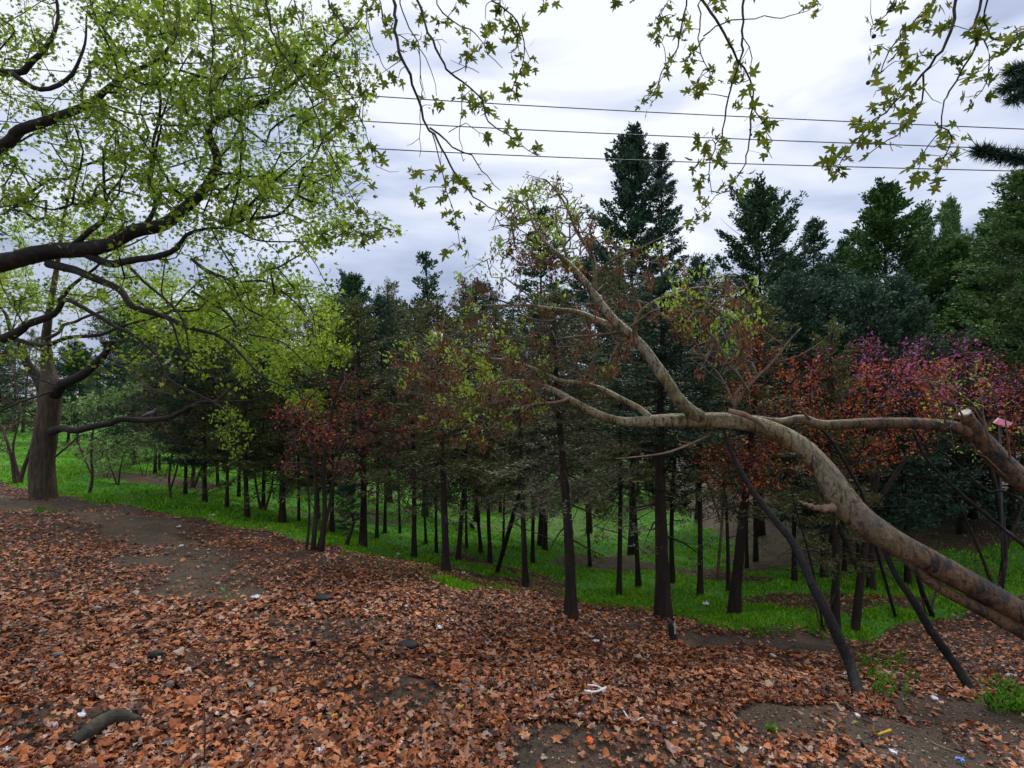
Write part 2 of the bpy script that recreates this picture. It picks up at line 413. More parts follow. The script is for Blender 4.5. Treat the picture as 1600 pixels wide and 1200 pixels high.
# ------------------------------------------------------------------ ground
def world_poly(pp): return [G(a, b)[:2] for a, b in pp]
grass_edge_px = [(-500,757),(-200,755),(0,752),(60,770),(120,778),(180,786),(250,803),(330,816),(420,834),(500,852),(560,876),(640,893),(700,915),(745,930),(800,917),(860,922),(930,945),(1010,960),(1100,972),(1200,985),(1300,992),(1400,985),(1480,965),(1600,930),(1900,915)]
ge = [G(a, b)[:2] for a, b in grass_edge_px]
grass_poly = [tuple(p) for p in ge] + [(40, 12), (90, 120), (-90, 120), (-60, 14)]
bare_polys = [
    [(1150,932),(1240,928),(1330,930),(1440,938),(1440,955),(1320,957),(1230,953),(1150,948)],
    [(1255,800),(1210,780),(1150,790),(1190,830),(1165,862),(1130,880),(1180,885),(1230,860),(1250,840)],
    [(860,876),(960,868),(1010,884),(1000,895),(900,888)],
    [(540,868),(600,872),(760,898),(900,915),(890,930),(780,920),(660,893),(560,878)],
    [(690,862),(760,872),(830,895),(900,915),(880,920),(790,893),(700,872)],
    [(1000,878),(1130,888),(1200,905),(1190,912),(1090,902),(1000,890)],
    [(560,880),(640,878),(700,905),(660,915),(600,900)],
    [(150,735),(260,745),(340,760),(330,768),(240,758),(150,745)],
]
bare_polys = [world_poly(p) for p in bare_polys] + [
    [(4.8, 11.5), (9, 10.8), (30, 12), (45, 60), (9, 45), (6.5, 22), (6.0, 15)]]
dirt_polys = [world_poly(p) for p in [
    [(-200,772),(0,772),(60,785),(170,782),(260,810),(330,850),(385,900),(420,945),(350,955),(280,930),(230,880),(170,840),(100,800),(-200,800)],
    [(420,960),(490,955),(575,975),(590,1000),(520,1010),(430,985)],
    [(800,1110),(900,1108),(1000,1120),(1080,1145),(1180,1130),(1300,1115),(1430,1100),(1500,1090),(1800,1110),(1800,1300),(900,1300),(830,1200),(790,1140)],
    [(1060,985),(1180,990),(1300,1000),(1330,1020),(1200,1025),(1080,1010)],
    [(-100,1160),(20,1100),(150,1110),(230,1150),(120,1200),(90,1300),(-100,1300)],
    [(540,1075),(640,1075),(700,1110),(640,1130),(560,1110)],
]]
def grass_mask(x, y):
    jx = x + smooth_noise(x, y, 3, 2.2) * .22; jy = y + smooth_noise(x, y, 4, 2.2) * .22
    g = inpoly(jx, jy, grass_poly).astype(float)
    for p_ in bare_polys:
        g[inpoly(jx, jy, p_)] = 0.05
    g *= np.where(smooth_noise(x, y, 9, .8) < -.62, .3, 1)
    g *= np.where((y > 17) & (x > -.42 * y), np.clip(.75 + smooth_noise(x, y, 10, .5) * .5, .15, 1), 1)
    return g
def dirt_mask(x, y):
    jx = x + smooth_noise(x, y, 13, 4.5) * .30; jy = y + smooth_noise(x, y, 14, 4.5) * .30
    g = np.zeros(x.shape)
    for p_ in dirt_polys: g[inpoly(jx, jy, p_)] = 1
    return g
def build_ground():
    u = np.linspace(-1, 1, 400); xs = 9 * u + 91 * np.sign(u) * np.abs(u) ** 3.2
    t = np.linspace(0, 1, 430); ys = -20 + 20 * np.minimum(1, t / .06) + np.where(t > .06, 14 * (t - .06) / .94 + 106 * ((t - .06) / .94) ** 3.5, 0)
    X, Y = np.meshgrid(xs, ys); x = X.ravel(); y = Y.ravel()
    ins = (np.abs(x) < 69) & (y > -3.5) & (y < 69)
    z = np.zeros_like(x); z[ins] = HF(x[ins], y[ins]); z[~ins] = np.concatenate([H(x[~ins][i:i + 20000], y[~ins][i:i + 20000]) for i in range(0, int((~ins).sum()), 20000)])
    nx, ny = len(xs), len(ys)
    i = np.arange(ny - 1)[:, None] * nx + np.arange(nx - 1)[None]
    q = np.stack([i, i + 1, i + 1 + nx, i + nx], -1).reshape(-1, 4)
    a = Acc(); a.quad(np.stack([x, y, z], -1), q)
    m, nt, b = mat("forest_soil")
    at = nt.nodes.new("ShaderNodeAttribute"); at.attribute_name = "cover"
    sp_ = nt.nodes.new("ShaderNodeSeparateColor"); nt.links.new(at.outputs['Color'], sp_.inputs[0])
    n1 = tex(nt, "ShaderNodeTexNoise", 9, 8, 'Object', .7); n2 = tex(nt, "ShaderNodeTexNoise", 60, 5, 'Object', .7)
    soil = ramp(nt, n1.outputs[0], [(.3, (.045, .033, .023)), (.5, (.095, .070, .050)), (.72, (.155, .118, .088))])
    peb = ramp(nt, n2.outputs[0], [(.35, (.55, .55, .55)), (.6, (1, 1, 1)), (.72, (1.9, 1.8, 1.7))])
    soilc = mixc(nt, 1.0, soil.outputs[0], peb.outputs[0], 'MULTIPLY')
    n6 = tex(nt, "ShaderNodeTexNoise", 2.2, 9, 'Object', .72)
    blot = ramp(nt, n6.outputs[0], [(.36, (.040, .036, .018)), (.5, (.10, .068, .040)), (.64, (.20, .115, .065))])
    soilc = mixc(nt, .5, soilc, blot.outputs[0])
    n3 = tex(nt, "ShaderNodeTexNoise", 5, 8, 'Object', .75)
    lit = ramp(nt, n3.outputs[0], [(.35, (.022, .012, .008)), (.5, (.065, .032, .019)), (.68, (.15, .065, .035))])
    n4 = tex(nt, "ShaderNodeTexNoise", 24, 8, 'Object', .8)
    gr = ramp(nt, n4.outputs[0], [(.3, (.02, .10, .006)), (.5, (.05, .23, .012)), (.7, (.10, .34, .02))])
    c = mixc(nt, sp_.outputs[1], lit.outputs[0], soilc)
    c = mixc(nt, sp_.outputs[0], c, gr.outputs[0])
    nt.links.new(c, b.inputs['Base Color']); b.inputs['Roughness'].default_value = .85
    hh = nt.nodes.new("ShaderNodeMath"); hh.operation = 'ADD'; nt.links.new(n1.outputs[0], hh.inputs[0]); nt.links.new(n2.outputs[0], hh.inputs[1])
    bump(nt, b, hh.outputs[0], .8, .03)
    me = a.mesh("ground", m, True)
    ca = me.color_attributes.new("cover", 'FLOAT_COLOR', 'POINT')
    g = grass_mask(x, y); dm = dirt_mask(x, y)
    far = ((y > 11) | (x > 8)) & (g < .5)
    dm = np.where(far, .2, dm)
    colr = np.zeros((len(x), 4)); colr[:, 0] = g; colr[:, 1] = dm; colr[:, 3] = 1
    ca.data.foreach_set("color", colr.astype(np.float32).ravel())
    link("ground", me, kind="structure")
build_ground()

def dist_ok(x, y): return y > 0.5

# ------------------------------------------------------------------ leaf litter
def ground_normals(x, y, e=.05):
    hx = (HF(x + e, y) - HF(x - e, y)) / (2 * e); hy = (HF(x, y + e) - HF(x, y - e)) / (2 * e)
    n = np.stack([-hx, -hy, np.ones_like(hx)], -1); return n / np.linalg.norm(n, axis=1, keepdims=True)
def leaf_place(N, ymin, ymax, seed):
    r = np.random.default_rng(seed)
    y = ymin * (ymax / ymin) ** r.uniform(0, 1, N)
    x = r.uniform(-1.12, 1.12, N) * (y + .4) * .98
    return x, y, r
def put_leaves():
    tmpl = [palmate(s, c) for s, c in [(1, .35), (2, .7), (3, -.3), (4, 1.1), (5, .15), (6, .5), (7, -.6)]]
    def crumple(s):
        r_ = np.random.default_rng(s); an = np.sort(r_.uniform(-math.pi, math.pi, 6)); an = np.linspace(-2.8, 2.8, 6) + r_.uniform(-.25, .25, 6)
        l_ = np.where(np.arange(6) % 2, .62, .34) * r_.uniform(.8, 1.15, 6)
        v_ = np.vstack([[0, .4, .12], np.stack([l_ * np.sin(an), .4 + l_ * np.cos(an), r_.uniform(-.12, .22, 6)], -1)])
        return v_, np.array([[0, i_, i_ % 6 + 1] for i_ in range(1, 7)])
    far_t = [crumple(s) for s in (8, 9, 10)]
    def broken(s, n_=9):
        r_ = np.random.default_rng(s); an = np.linspace(-2.9, 2.9, n_) + r_.uniform(-.3, .3, n_)
        l_ = r_.uniform(.18, .62, n_); fold = r_.uniform(-1, 1, 2)
        v_ = np.vstack([[0, .4, .10], np.stack([l_ * np.sin(an), .4 + l_ * np.cos(an), r_.uniform(-.1, .2, n_)], -1)])
        v_[:, 2] += .5 * np.abs(v_[:, 0] * fold[0] + (v_[:, 1] - .4) * fold[1])
        return v_, np.array([[0, i_, i_ % n_ + 1] for i_ in range(1, n_ + 1)])
    tmpl = tmpl[:5] + [broken(s) for s in range(60, 70)]
    x, y, r = leaf_place(200000, 1.9, 11.5, 5)
    g = grass_mask(x, y); dm = dirt_mask(x, y)
    fr = np.clip(smooth_noise(x, y, 23, 3.5) * .6 + np.where(x > .1, .16, .34), .03, .8)
    dens = np.where(dm > .5, fr * .75, 1.0) * np.where(g > .5, np.clip(.02 + smooth_noise(x, y, 25, 1.2) * .07, .008, .2), 1.0)
    dens *= np.clip(.70 + smooth_noise(x, y, 21, 1.6) * .55, .2, 1)
    far = y > 7.5
    dens *= np.where(far, .8, 1) * np.where((x > 2.2) & (y > 3.6), .55, 1)
    k = r.uniform(0, 1, len(x)) < dens; x, y = x[k], y[k]
    z = HF(x, y) + r.uniform(.0, .030, len(x))
    n = ground_normals(x, y) + r.normal(0, .24, (len(x), 3)); n /= np.linalg.norm(n, axis=1, keepdims=True)
    flip = r.uniform(0, 1, len(x)) < .35; n[flip] *= -1
    th = r.uniform(0, 6.283, len(x)); f = np.stack([np.cos(th), np.sin(th), np.zeros_like(th)], -1)
    f -= n * (f * n).sum(1, keepdims=True); f /= np.linalg.norm(f, axis=1, keepdims=True)
    s = np.cross(f, n); M = np.stack([s, f, n], -1)
    z = z + np.where(flip, .012, 0)
    sc = r.uniform(.020, .055, len(x)) * (1 + .5 * (r.uniform(0, 1, len(x)) < .08)) * np.clip(1.12 - .06 * y, .72, 1) * (1 + .25 * (r.uniform(0, 1, len(x)) < .1))
    pos = np.stack([x, y, z], -1) - f * (sc * .4)[:, None]
    lt = r.integers(0, len(tmpl), len(x)); yy = y.copy(); mi = (r.uniform(0, 1, len(x)) < .38).astype(int)
    near = np.argsort(np.hypot(x, y))
    inview = [i for i in near if abs(x[i]) < .93 * y[i] and y[i] > 2.35][:1200]
    single = set(r.choice(inview, 300, replace=False).tolist())
    acc = Acc(); keep = np.array([i not in single for i in range(len(x))])
    for t in range(len(tmpl)):
        for q in (0, 1):
            w = keep & (lt == t) & (mi == q) & (yy < 3.7)
            scatter(acc, tmpl[t][0], tmpl[t][1], pos[w], M[w], sc[w], q)
    for t in range(3):
        for q in (0, 1):
            w = keep & (lt % 3 == t) & (mi == q) & (yy >= 3.7)
            scatter(acc, far_t[t][0], far_t[t][1], pos[w], M[w], sc[w] * 1.1, q)
    cx, cy, r2 = leaf_place(42000, 1.9, 8, 15)
    kk = grass_mask(cx, cy) < .5; cx, cy = cx[kk], cy[kk]
    n_ = len(cx); MM = rot_from(r2.normal(0, 1, (n_, 3)) * [1, 1, .25], r2.normal(0, .5, n_))
    scatter(acc, np.array([[0, 0, 0], [.4, .5, .1], [0, 1, 0], [-.3, .4, .1]]), np.array([[0, 1, 2], [0, 2, 3]]), np.stack([cx, cy, HF(cx, cy) + r2.uniform(.002, .012, n_)], -1), MM, r2.uniform(.006, .022, n_), 1)
    lo = link("leaf_litter", acc.mesh("leaf_litter", [M_litter, M_litter_d]), kind="stuff",
              label="carpet of dry orange brown lobed leaves covering the foreground slope", cat="leaf litter")
    mats = [M_litter, M_litter_d]
    # single leaf meshes, several tones so that the copies differ
    tones = [(.54, .19, .065), (.42, .125, .04), (.58, .29, .15), (.18, .065, .035), (.34, .27, .23), (.10, .04, .025)]
    tm = [leaf_mat("fallen_leaf_tone", [(0, tuple(c * .8 for c in t_)), (1, t_)], .55, .1, 9, .7, (.5, .5, .5), .4) for t_ in tones]
    mm = {}
    for i in sorted(single):
        key = (int(lt[i]), int(r.choice(6, p=[.25, .25, .14, .16, .08, .12])))
        if key not in mm:
            a = Acc(); a.add(*tmpl[key[0]]); mm[key] = a.mesh("fallen_leaf", tm[key[1]])
        o = link("fallen_leaf", mm[key], lo)
        R = Matrix([[float(c) for c in row] for row in M[i]])
        o.matrix_local = Matrix.Translation([float(c) for c in pos[i]]) @ R.to_4x4() @ Matrix.Scale(float(max(sc[i] * 1.1, .042)), 4)
put_leaves()

def put_pebbles():
    x, y, r = leaf_place(9000, 1.9, 8, 91)
    k = (dirt_mask(x, y) > .5) | (r.uniform(0, 1, len(x)) < .15); k &= grass_mask(x, y) < .5
    x, y = x[k], y[k]; n = len(x)
    v = np.array([[1, 0, 0], [0, 1, 0], [-1, 0, 0], [0, -1, 0], [0, 0, .7], [0, 0, -.7]]); v = v * [1, .75, 1]
    f = np.array([[0, 1, 4], [1, 2, 4], [2, 3, 4], [3, 0, 4], [1, 0, 5], [2, 1, 5], [3, 2, 5], [0, 3, 5]])
    a = Acc(); M = rot_from(r.normal(0, 1, (n, 3)) * [1, 1, .2], r.normal(0, .4, n))
    scatter(a, v, f, np.stack([x, y, HF(x, y) + .002], -1), M, r.uniform(.002, .007, n) * (1 + 1.2 * (r.uniform(0, 1, n) < .06)))
    m = leaf_mat("pebble_mix", [(0, (.03, .025, .02)), (.5, (.12, .10, .08)), (.85, (.26, .23, .20)), (1, (.5, .48, .45))], .8)
    link("pebbles", a.mesh("pebbles", m), kind="stuff", label="small pebbles and crumbs strewn over the bare soil", cat="pebbles")
put_pebbles()

# ------------------------------------------------------------------ grass
def put_grass():
    acc = Acc()
    r = np.random.default_rng(31)
    N = 700000
    y = 5.2 * (48 / 5.2) ** (r.uniform(0, 1, N) ** 1.15); x = r.uniform(-1.05, 1.08, N) * y
    g = grass_mask(x, y)
    tuft = smooth_noise(x, y, 44, 5.0)
    k = (r.uniform(0, 1, N) < g * np.clip(.62 + tuft * .5, .12, 1)); x, y, tuft = x[k], y[k], tuft[k]
    # a few blades straying over the edge into the litter
    z = HF(x, y)
    big = smooth_noise(x, y, 46, 1.1)
    h = r.uniform(.018, .045, len(x)) * (1 + .5 * np.clip(tuft, -.6, 1)) * (1 + .35 * np.clip(big, -1, 1)) * (1 + .02 * y)
    w = r.uniform(.004, .008, len(x)) * (1 + .13 * y)
    th = r.uniform(0, 6.28, len(x)); ln = r.uniform(.1, .8, len(x)); lt = r.uniform(0, 6.28, len(x))
    b = np.stack([x, y, z - .01], -1); sd_ = np.stack([np.cos(th), np.sin(th), np.zeros_like(th)], -1) * w[:, None]
    tip = b + np.stack([np.cos(lt) * ln * h, np.sin(lt) * ln * h, h + .01], -1)
    v = np.stack([b - sd_, b + sd_, tip], 1).reshape(-1, 3)
    acc.add(v, np.arange(len(v)).reshape(-1, 3))
    link("grass", acc.mesh("grass", M_grass), kind="stuff", label="bright green grass growing on the valley slope under the trees", cat="grass")
put_grass()

# ------------------------------------------------------------------ tree machinery
class Tree:
    """graph of nodes: preset limbs plus twigs that reach out to target points"""
    def __init__(s, seed):
        s.r = np.random.default_rng(seed); s.p = []; s.par = []; s.rad = []; s.pl = []; s.dir = []
        s.chains = []
    def limb(s, pts, rad, attach=None, step=.07, smooth=1, kink=0):
        q, rr = spline(pts, rad, step)
        if kink and len(q) > 8:
            kk = np.arange(0, len(q), 4); off = s.r.normal(0, kink, (len(kk), 3)); off[0] = 0
            q = q + np.stack([np.interp(np.arange(len(q)), kk, off[:, j]) for j in range(3)], -1)
        for _ in range(smooth):
            q[1:-1] = (q[:-2] + 2 * q[1:-1] + q[2:]) / 4
        ids = []
        prev = -1; L = 0
        if attach is None and s.p:
            d = np.linalg.norm(np.array(s.p) - q[0], axis=1); prev = int(d.argmin()); L = s.pl[prev]
        for i in range(len(q)):
            L += 0 if i == 0 else float(np.linalg.norm(q[i] - q[i - 1]))
            s.p.append(q[i]); s.par.append(prev if i == 0 else len(s.p) - 2); s.rad.append(rr[i]); s.pl.append(L)
            dd = q[min(i + 1, len(q) - 1)] - q[max(i - 1, 0)]; s.dir.append(dd / (np.linalg.norm(dd) + 1e-9)); ids.append(len(s.p) - 1)
        s.chains.append((q, rr))
        return ids
    def fill(s, targets, step=.16, bf=.25, minrad=.0, jitter=.03, droop=0.0, tip=.0022, expo=.47, maxr=.02):
        P_ = np.zeros((len(s.p) + len(targets) * 30, 3)); n = len(s.p); P_[:n] = s.p
        n0 = n
        pl = np.zeros(len(P_)); pl[:n] = s.pl
        par = np.full(len(P_), -1); par[:n] = s.par
        dr = np.zeros((len(P_), 3)); dr[:n] = s.dir
        targets = np.asarray(targets)
        d0 = np.array([((P_[:n] - t) ** 2).sum(1).min() for t in targets])
        s.tips = []
        rad0 = np.zeros(len(P_)); rad0[:n] = s.rad
        ok = np.ones(len(P_), bool); ok[:n] = rad0[:n] < .09
        for ti in np.argsort(d0):
            t = targets[ti]
            v = t - P_[:n]; dist = np.sqrt((v ** 2).sum(1))
            along = (v * dr[:n]).sum(1) / (dist + 1e-6)
            cost = dist * (1.25 - .35 * along) + bf * (pl[:n] - 0) * .3
            cost[~ok[:n]] += 2
            j = int(cost.argmin()); a = P_[j]; D = dist[j]
            m = max(1, int(D / step)); m = min(m, 29)
            c = a + dr[j] * D * .4 + np.array([0, 0, droop * D])
            prev = j
            for q in range(1, m + 1):
                u = q / m
                pt = (1 - u) ** 2 * a + 2 * u * (1 - u) * c + u * u * t
                if q < m: pt = pt + s.r.normal(0, jitter, 3) * min(1, D)
                P_[n] = pt; par[n] = prev; pl[n] = pl[prev] + np.linalg.norm(pt - P_[prev])
                dd = pt - P_[prev]; dr[n] = dd / (np.linalg.norm(dd) + 1e-9)
                prev = n; n += 1
            s.tips.append(prev)
        s.P = P_[:n]; s.parent = par[:n]; s.dr = dr[:n]; s.n0 = n0
        cnt = np.zeros(n)
        for t in s.tips: cnt[t] += 1
        for i in range(n - 1, n0 - 1, -1):
            if par[i] >= 0: cnt[par[i]] += cnt[i] if i >= n0 else 0
        s.cnt = cnt
        R = np.minimum(tip * np.maximum(cnt, 1) ** expo, maxr)
        # chains of new nodes
        kids = {}
        for i in range(n0, n): kids.setdefault(int(par[i]), []).append(i)
        s.twigs = []
        stack = []
        for j in list(kids):
            if j < n0:
                for k in kids[j]: stack.append((j, k))
        while stack:
            j, k = stack.pop()
            ch = [j, k]
            while True:
                ks = kids.get(ch[-1], [])
                if not ks: break
                ks = sorted(ks, key=lambda z: -cnt[z])
                for o in ks[1:]: stack.append((ch[-1], o))
                ch.append(ks[0])
            rr = np.array([R[k]] + [R[z] for z in ch[1:]])
            s.twigs.append((s.P[ch], rr))
        return s
    def twig_acc(s, acc, sides=4, thick=0.006):
        for p, r in s.twigs:
            tube(acc, p, r, 5 if r[0] > thick else 3 if sides < 4 else sides, cap=False)

def region(polys, N, depth, r, bias=None):
    """N points inside pixel outlines, each at its own depth"""
    out = []
    polys = [polys] if not isinstance(polys[0][0], (tuple, list)) else polys
    area = []
    for po in polys:
        a = np.array(po); area.append(abs(np.dot(a[:, 0], np.roll(a[:, 1], 1)) - np.dot(a[:, 1], np.roll(a[:, 0], 1))))
    area = np.array(area) / sum(area)
    for po, w in zip(polys, area):
        a = np.array(po, float); k = 0; need = int(N * w)
        while k < need:
            x = r.uniform(a[:, 0].min(), a[:, 0].max(), 500); y = r.uniform(a[:, 1].min(), a[:, 1].max(), 500)
            q = inpoly(x, y, po)
            if bias is not None: q &= r.uniform(0, 1, 500) < bias(x, y)
            for X, Y in zip(x[q], y[q]):
                if k >= need: break
                D = r.uniform(*depth) if not callable(depth) else depth(X, Y, r)
                out.append(P(X, Y, D)); k += 1
    return np.array(out)

def clumpbias(seed, f=.02, thr=-.1, lo=.12):
    return lambda x, y: np.where(smooth_noise(x, y, seed, f) > thr, 1.0, lo)

def leaves_at(acc, pos, dirs, per, tmpls, size, spread, r, up=.3, droop=-.3, mi=0, spread_dir=1.0):
    n = len(pos)
    pp = np.repeat(pos, per, 0) + r.normal(0, spread, (n * per, 3))
    dd = np.repeat(dirs, per, 0) + r.normal(0, spread_dir, (n * per, 3)) + np.array([0, 0, droop])
    M = rot_from(dd, r.normal(0, .9, n * per))
    s = r.uniform(size[0], size[1], n * per)
    t = r.integers(0, len(tmpls), n * per)
    for q in range(len(tmpls)):
        w = t == q
        if w.any(): scatter(acc, tmpls[q][0], tmpls[q][1], pp[w], M[w], s[w], mi)

def pxl(lst, Y=None):
    """[(px,py,depth,radius)] -> points, radii"""
    return [P(a, b, c) for a, b, c, _ in lst], [q[3] for q in lst]

def limbs_mesh(chains, name, m, sides=9, wob=.06, seed=1):
    a = Acc()
    for i, (q, rr) in enumerate(chains): tube(a, q, rr, sides, wob=wob, seed=seed + i)
    return a.mesh(name, m, True)

# flared foot for a standing trunk
def trunk_chain(base, top, r0, r1, r, bend=.05, n=14, flare=1.5, sink=.12):
    base = np.array(base, float); top = np.array(top, float)
    t = np.linspace(0, 1, n)[:, None]
    p = base + (top - base) * t
    off = np.array([r.normal(), r.normal(), 0]) * bend; off2 = np.array([r.normal(), r.normal(), 0]) * bend * .5
    p = p + off * np.sin(t * math.pi) + off2 * np.sin(t * 2 * math.pi)
    p[0, 2] -= sink
    hh = np.linalg.norm(top - base)
    R = r0 + (r1 - r0) * t[:, 0]
    R = R * (1 + (flare - 1) * np.exp(-t[:, 0] * hh / max(.12, r0 * 1.6)))
    # extra ring near foot
    return p, R

# ------------------------------------------------------------------ conifers
def conifer_parts(seed, Hc=6.0, R=1.6, nb=80, droop=.25, upturn=.5, per=16, npos=9, blade=(.10, .20), bw=.16, shape='cone', gap=.35, spreadc=.10, radial=False, ragged=.35, tight=.5, tp=.8, latw=.42):
    """crown foliage and its branches, foot of the crown at z = 0, top at z = Hc"""
    r = np.random.default_rng(seed); fo = Acc(); br = Acc()
    az = r.uniform(0, 6.28)
    CP, CD, CS = [], [], []
    for i in range(nb):
        t = (i + r.uniform(0, 1)) / nb
        t = t ** tp
        az += 2.4 + r.uniform(-.5, .5)
        if shape == 'cone': pr = (1 - t) ** .88 * (.55 + .45 * min(1, t / .12)) + .05
        elif shape == 'oval': pr = math.sin(math.pi * min(1, .12 + .88 * t) ** .8) ** .7 * .9 + .08
        else: pr = (1 - t) ** .72 * .98 + .07
        L = R * pr * r.uniform(1 - ragged, 1.08)
        if latw > .3: L *= .84 + .26 * math.sin(az * 2 + t * 9 + seed) * math.sin(az + t * 17)
        if r.uniform() < .08: L *= 1.25
        if L < .12: L = .12
        z0 = t * Hc * .97; ups = upturn * (1 - .45 * t)
        elev = -droop * (1 - t) + .6 * t * upturn + r.normal(0, .12)
        m = 7
        s = np.linspace(0, 1, m)
        h = np.array([math.cos(az), math.sin(az)])
        rr = s * L
        zz = z0 + L * (math.tan(elev) * s + upturn * .45 * s ** 2.2 * (1 if not radial else .6))
        wav = r.normal(0, .05) * L
        pts = np.stack([h[0] * rr - h[1] * wav * np.sin(s * 3), h[1] * rr + h[0] * wav * np.sin(s * 3), zz], -1)
        tube(br, pts, np.linspace(.006 + .010 * L, .003, m), 3, cap=False)
        if r.uniform() < gap * .5: continue
        K = max(2, int(npos * (.4 + .6 * L / R)))
        for q in range(K):
            u = .22 + .78 * (q + r.uniform(0, 1)) / K if not radial else .35 + .65 * (q + r.uniform(0, 1)) / K
            if r.uniform() < gap * .4: continue
            c = np.array([np.interp(u, s, pts[:, j]) for j in range(3)])
            wd = (1.05 - u) * L * latw + .04
            side = r.uniform(-1, 1)
            lat = np.array([-h[1], h[0], 0]) * side * wd
            c2 = c + lat + np.array([h[0], h[1], 0]) * abs(side) * wd * .3 + np.array([0, 0, r.normal(0, .03) - .1 * abs(side) * wd * (droop > .2)])
            dv = np.array([h[0], h[1], .25 + elev * .6 + upturn * .5 * u]) + np.array([-h[1], h[0], 0]) * side * .9
            CP.append(c2); CD.append(dv); CS.append(.7 + .5 * r.uniform())
            if abs(side) * wd > .10: tube(br, [c, (c + c2) / 2 + [0, 0, .01], c2], [.004, .003, .002], 3, cap=False)
    # leader
    for q in range(5):
        CP.append(np.array([0, 0, Hc * (.95 + .01 * q)])); CD.append(np.array([r.normal() * .3, r.normal() * .3, 1])); CS.append(.7)
    CP = np.array(CP); CD = np.array(CD); CS = np.array(CS)
    CD /= np.linalg.norm(CD, axis=1, keepdims=True)
    n = len(CP)
    if radial:
        dirs = r.normal(0, 1, (n * per, 3)) + np.repeat(CD, per, 0) * .9
        pos = np.repeat(CP, per, 0) + np.repeat(CD, per, 0) * r.uniform(-.5, .8, (n * per, 1)) * spreadc
        M = rot_from(dirs, r.uniform(0, 6, n * per)); sc = r.uniform(*blade, n * per)
    else:
        al = r.uniform(-.9, 1.5, (n * per, 1))
        pos = np.repeat(CP, per, 0) + np.repeat(CD, per, 0) * al * spreadc * np.repeat(CS, per)[:, None] + r.normal(0, spreadc * tight, (n * per, 3)) * [1, 1, .7] * (1.25 - .45 * np.abs(al))
        dirs = np.repeat(CD, per, 0) + r.normal(0, .6, (n * per, 3)) + [0, 0, .25]
        M = rot_from(dirs, r.normal(0, 1.2, n * per)); sc = r.uniform(*blade, n * per) * np.repeat(CS, per)
    tv = np.array([[0, 0, 0], [bw, .45, .05], [0, 1, 0], [-bw, .45, .05]])
    scatter(fo, tv, np.array([[0, 1, 2], [0, 2, 3]]), pos, M, sc)
    return fo, br

VAR = {}
def variant(name, mi, **k):
    fo, br = conifer_parts(**k)
    VAR[name] = (fo.mesh("crown", M_needle[mi]), br.mesh("branches", M_conbark if mi != 3 else M_twig), k['Hc'], k['R'])
variant('spruce',   1, seed=11, Hc=7.5, R=2.1, nb=84, droop=.05, upturn=.85, per=36, npos=17, shape='cone', gap=.08, blade=(.07, .13), bw=.24, spreadc=.13, ragged=.6, tight=.42, latw=.24, tp=.72)
variant('broad',    0, seed=12, Hc=6.5, R=2.4, nb=66, droop=.0, upturn=.95, per=40, npos=19, shape='broad', gap=.08, blade=(.07, .13), bw=.24, spreadc=.14, ragged=.6, tight=.44, latw=.22, tp=.75)
variant('broadgreen', 4, seed=13, Hc=7.0, R=2.4, nb=84, droop=.0, upturn=.9, per=40, npos=18, shape='cone', gap=.06, blade=(.07, .13), bw=.24, spreadc=.14, ragged=.55, tight=.44, latw=.25, tp=.72)
variant('airy',     0, seed=14, Hc=6.0, R=1.7, nb=100, droop=.0, upturn=.45, per=34, npos=8, shape='cone', gap=.5, spreadc=.12, blade=(.06, .12), bw=.24, tight=.35, ragged=.5)
variant('drooping', 3, seed=15, Hc=5.0, R=1.7, nb=92, droop=.65, upturn=.25, per=40, npos=9, shape='broad', gap=.62, spreadc=.15, blade=(.05, .12), bw=.18, ragged=.5, tight=.42, tp=1.05)
variant('olive',    2, seed=16, Hc=5.0, R=1.6, nb=92, droop=.50, upturn=.35, per=40, npos=9, shape='broad', gap=.58, spreadc=.14, blade=(.05, .12), bw=.18, ragged=.5, tight=.42, tp=1.05)
variant('narrow',   1, seed=17, Hc=6.5, R=1.1, nb=76, droop=.05, upturn=.95, per=36, npos=9, spreadc=.12, shape='cone', gap=.1, blade=(.07, .12), bw=.24, tight=.42, latw=.24, tp=.8)
variant('bushy',    1, seed=18, Hc=6.0, R=2.0, nb=110, droop=.30, upturn=.6, per=50, npos=9, shape='oval', gap=.42, spreadc=.17, blade=(.06, .13), bw=.24, ragged=.5, tight=.42, tp=.95)
variant('pine',     4, seed=19, Hc=5.5, R=2.0, nb=75, droop=.0, upturn=.5, per=46, npos=9, shape='broad', gap=.3, spreadc=.12, blade=(.10, .17), bw=.03, radial=True)

variant('lightgreen', 5, seed=23, Hc=7.0, R=2.4, nb=90, droop=.05, upturn=.9, per=40, npos=17, shape='cone', gap=.08, blade=(.07, .13), bw=.22, spreadc=.14, ragged=.55, tight=.44, latw=.27, tp=.8)

def dead_stubs(acc, base, top, r0, r, n=8, t0=.25, t1=.95, ln=(.15, .6)):
    base = np.array(base); top = np.array(top)
    for i in range(n):
        t = r.uniform(t0, t1); c = base + (top - base) * t; a = r.uniform(0, 6.28); L = r.uniform(*ln)
        d_ = np.array([math.cos(a), math.sin(a), r.uniform(-.35, .35)])
        mid = c + d_ * L * .5 + [0, 0, r.uniform(-.05, .04)]
        end = c + d_ * L + [0, 0, r.uniform(-.18, .12)]
        tube(acc, [c, mid, end], [r0 * .16 + .003, r0 * .10 + .002, .002], 3, cap=False)
        e2 = mid + d_ * L * .3 + np.array([r.normal() * .12, r.normal() * .12, r.normal() * .08]); tube(acc, [mid, e2], [.0035, .0015], 3, cap=False)

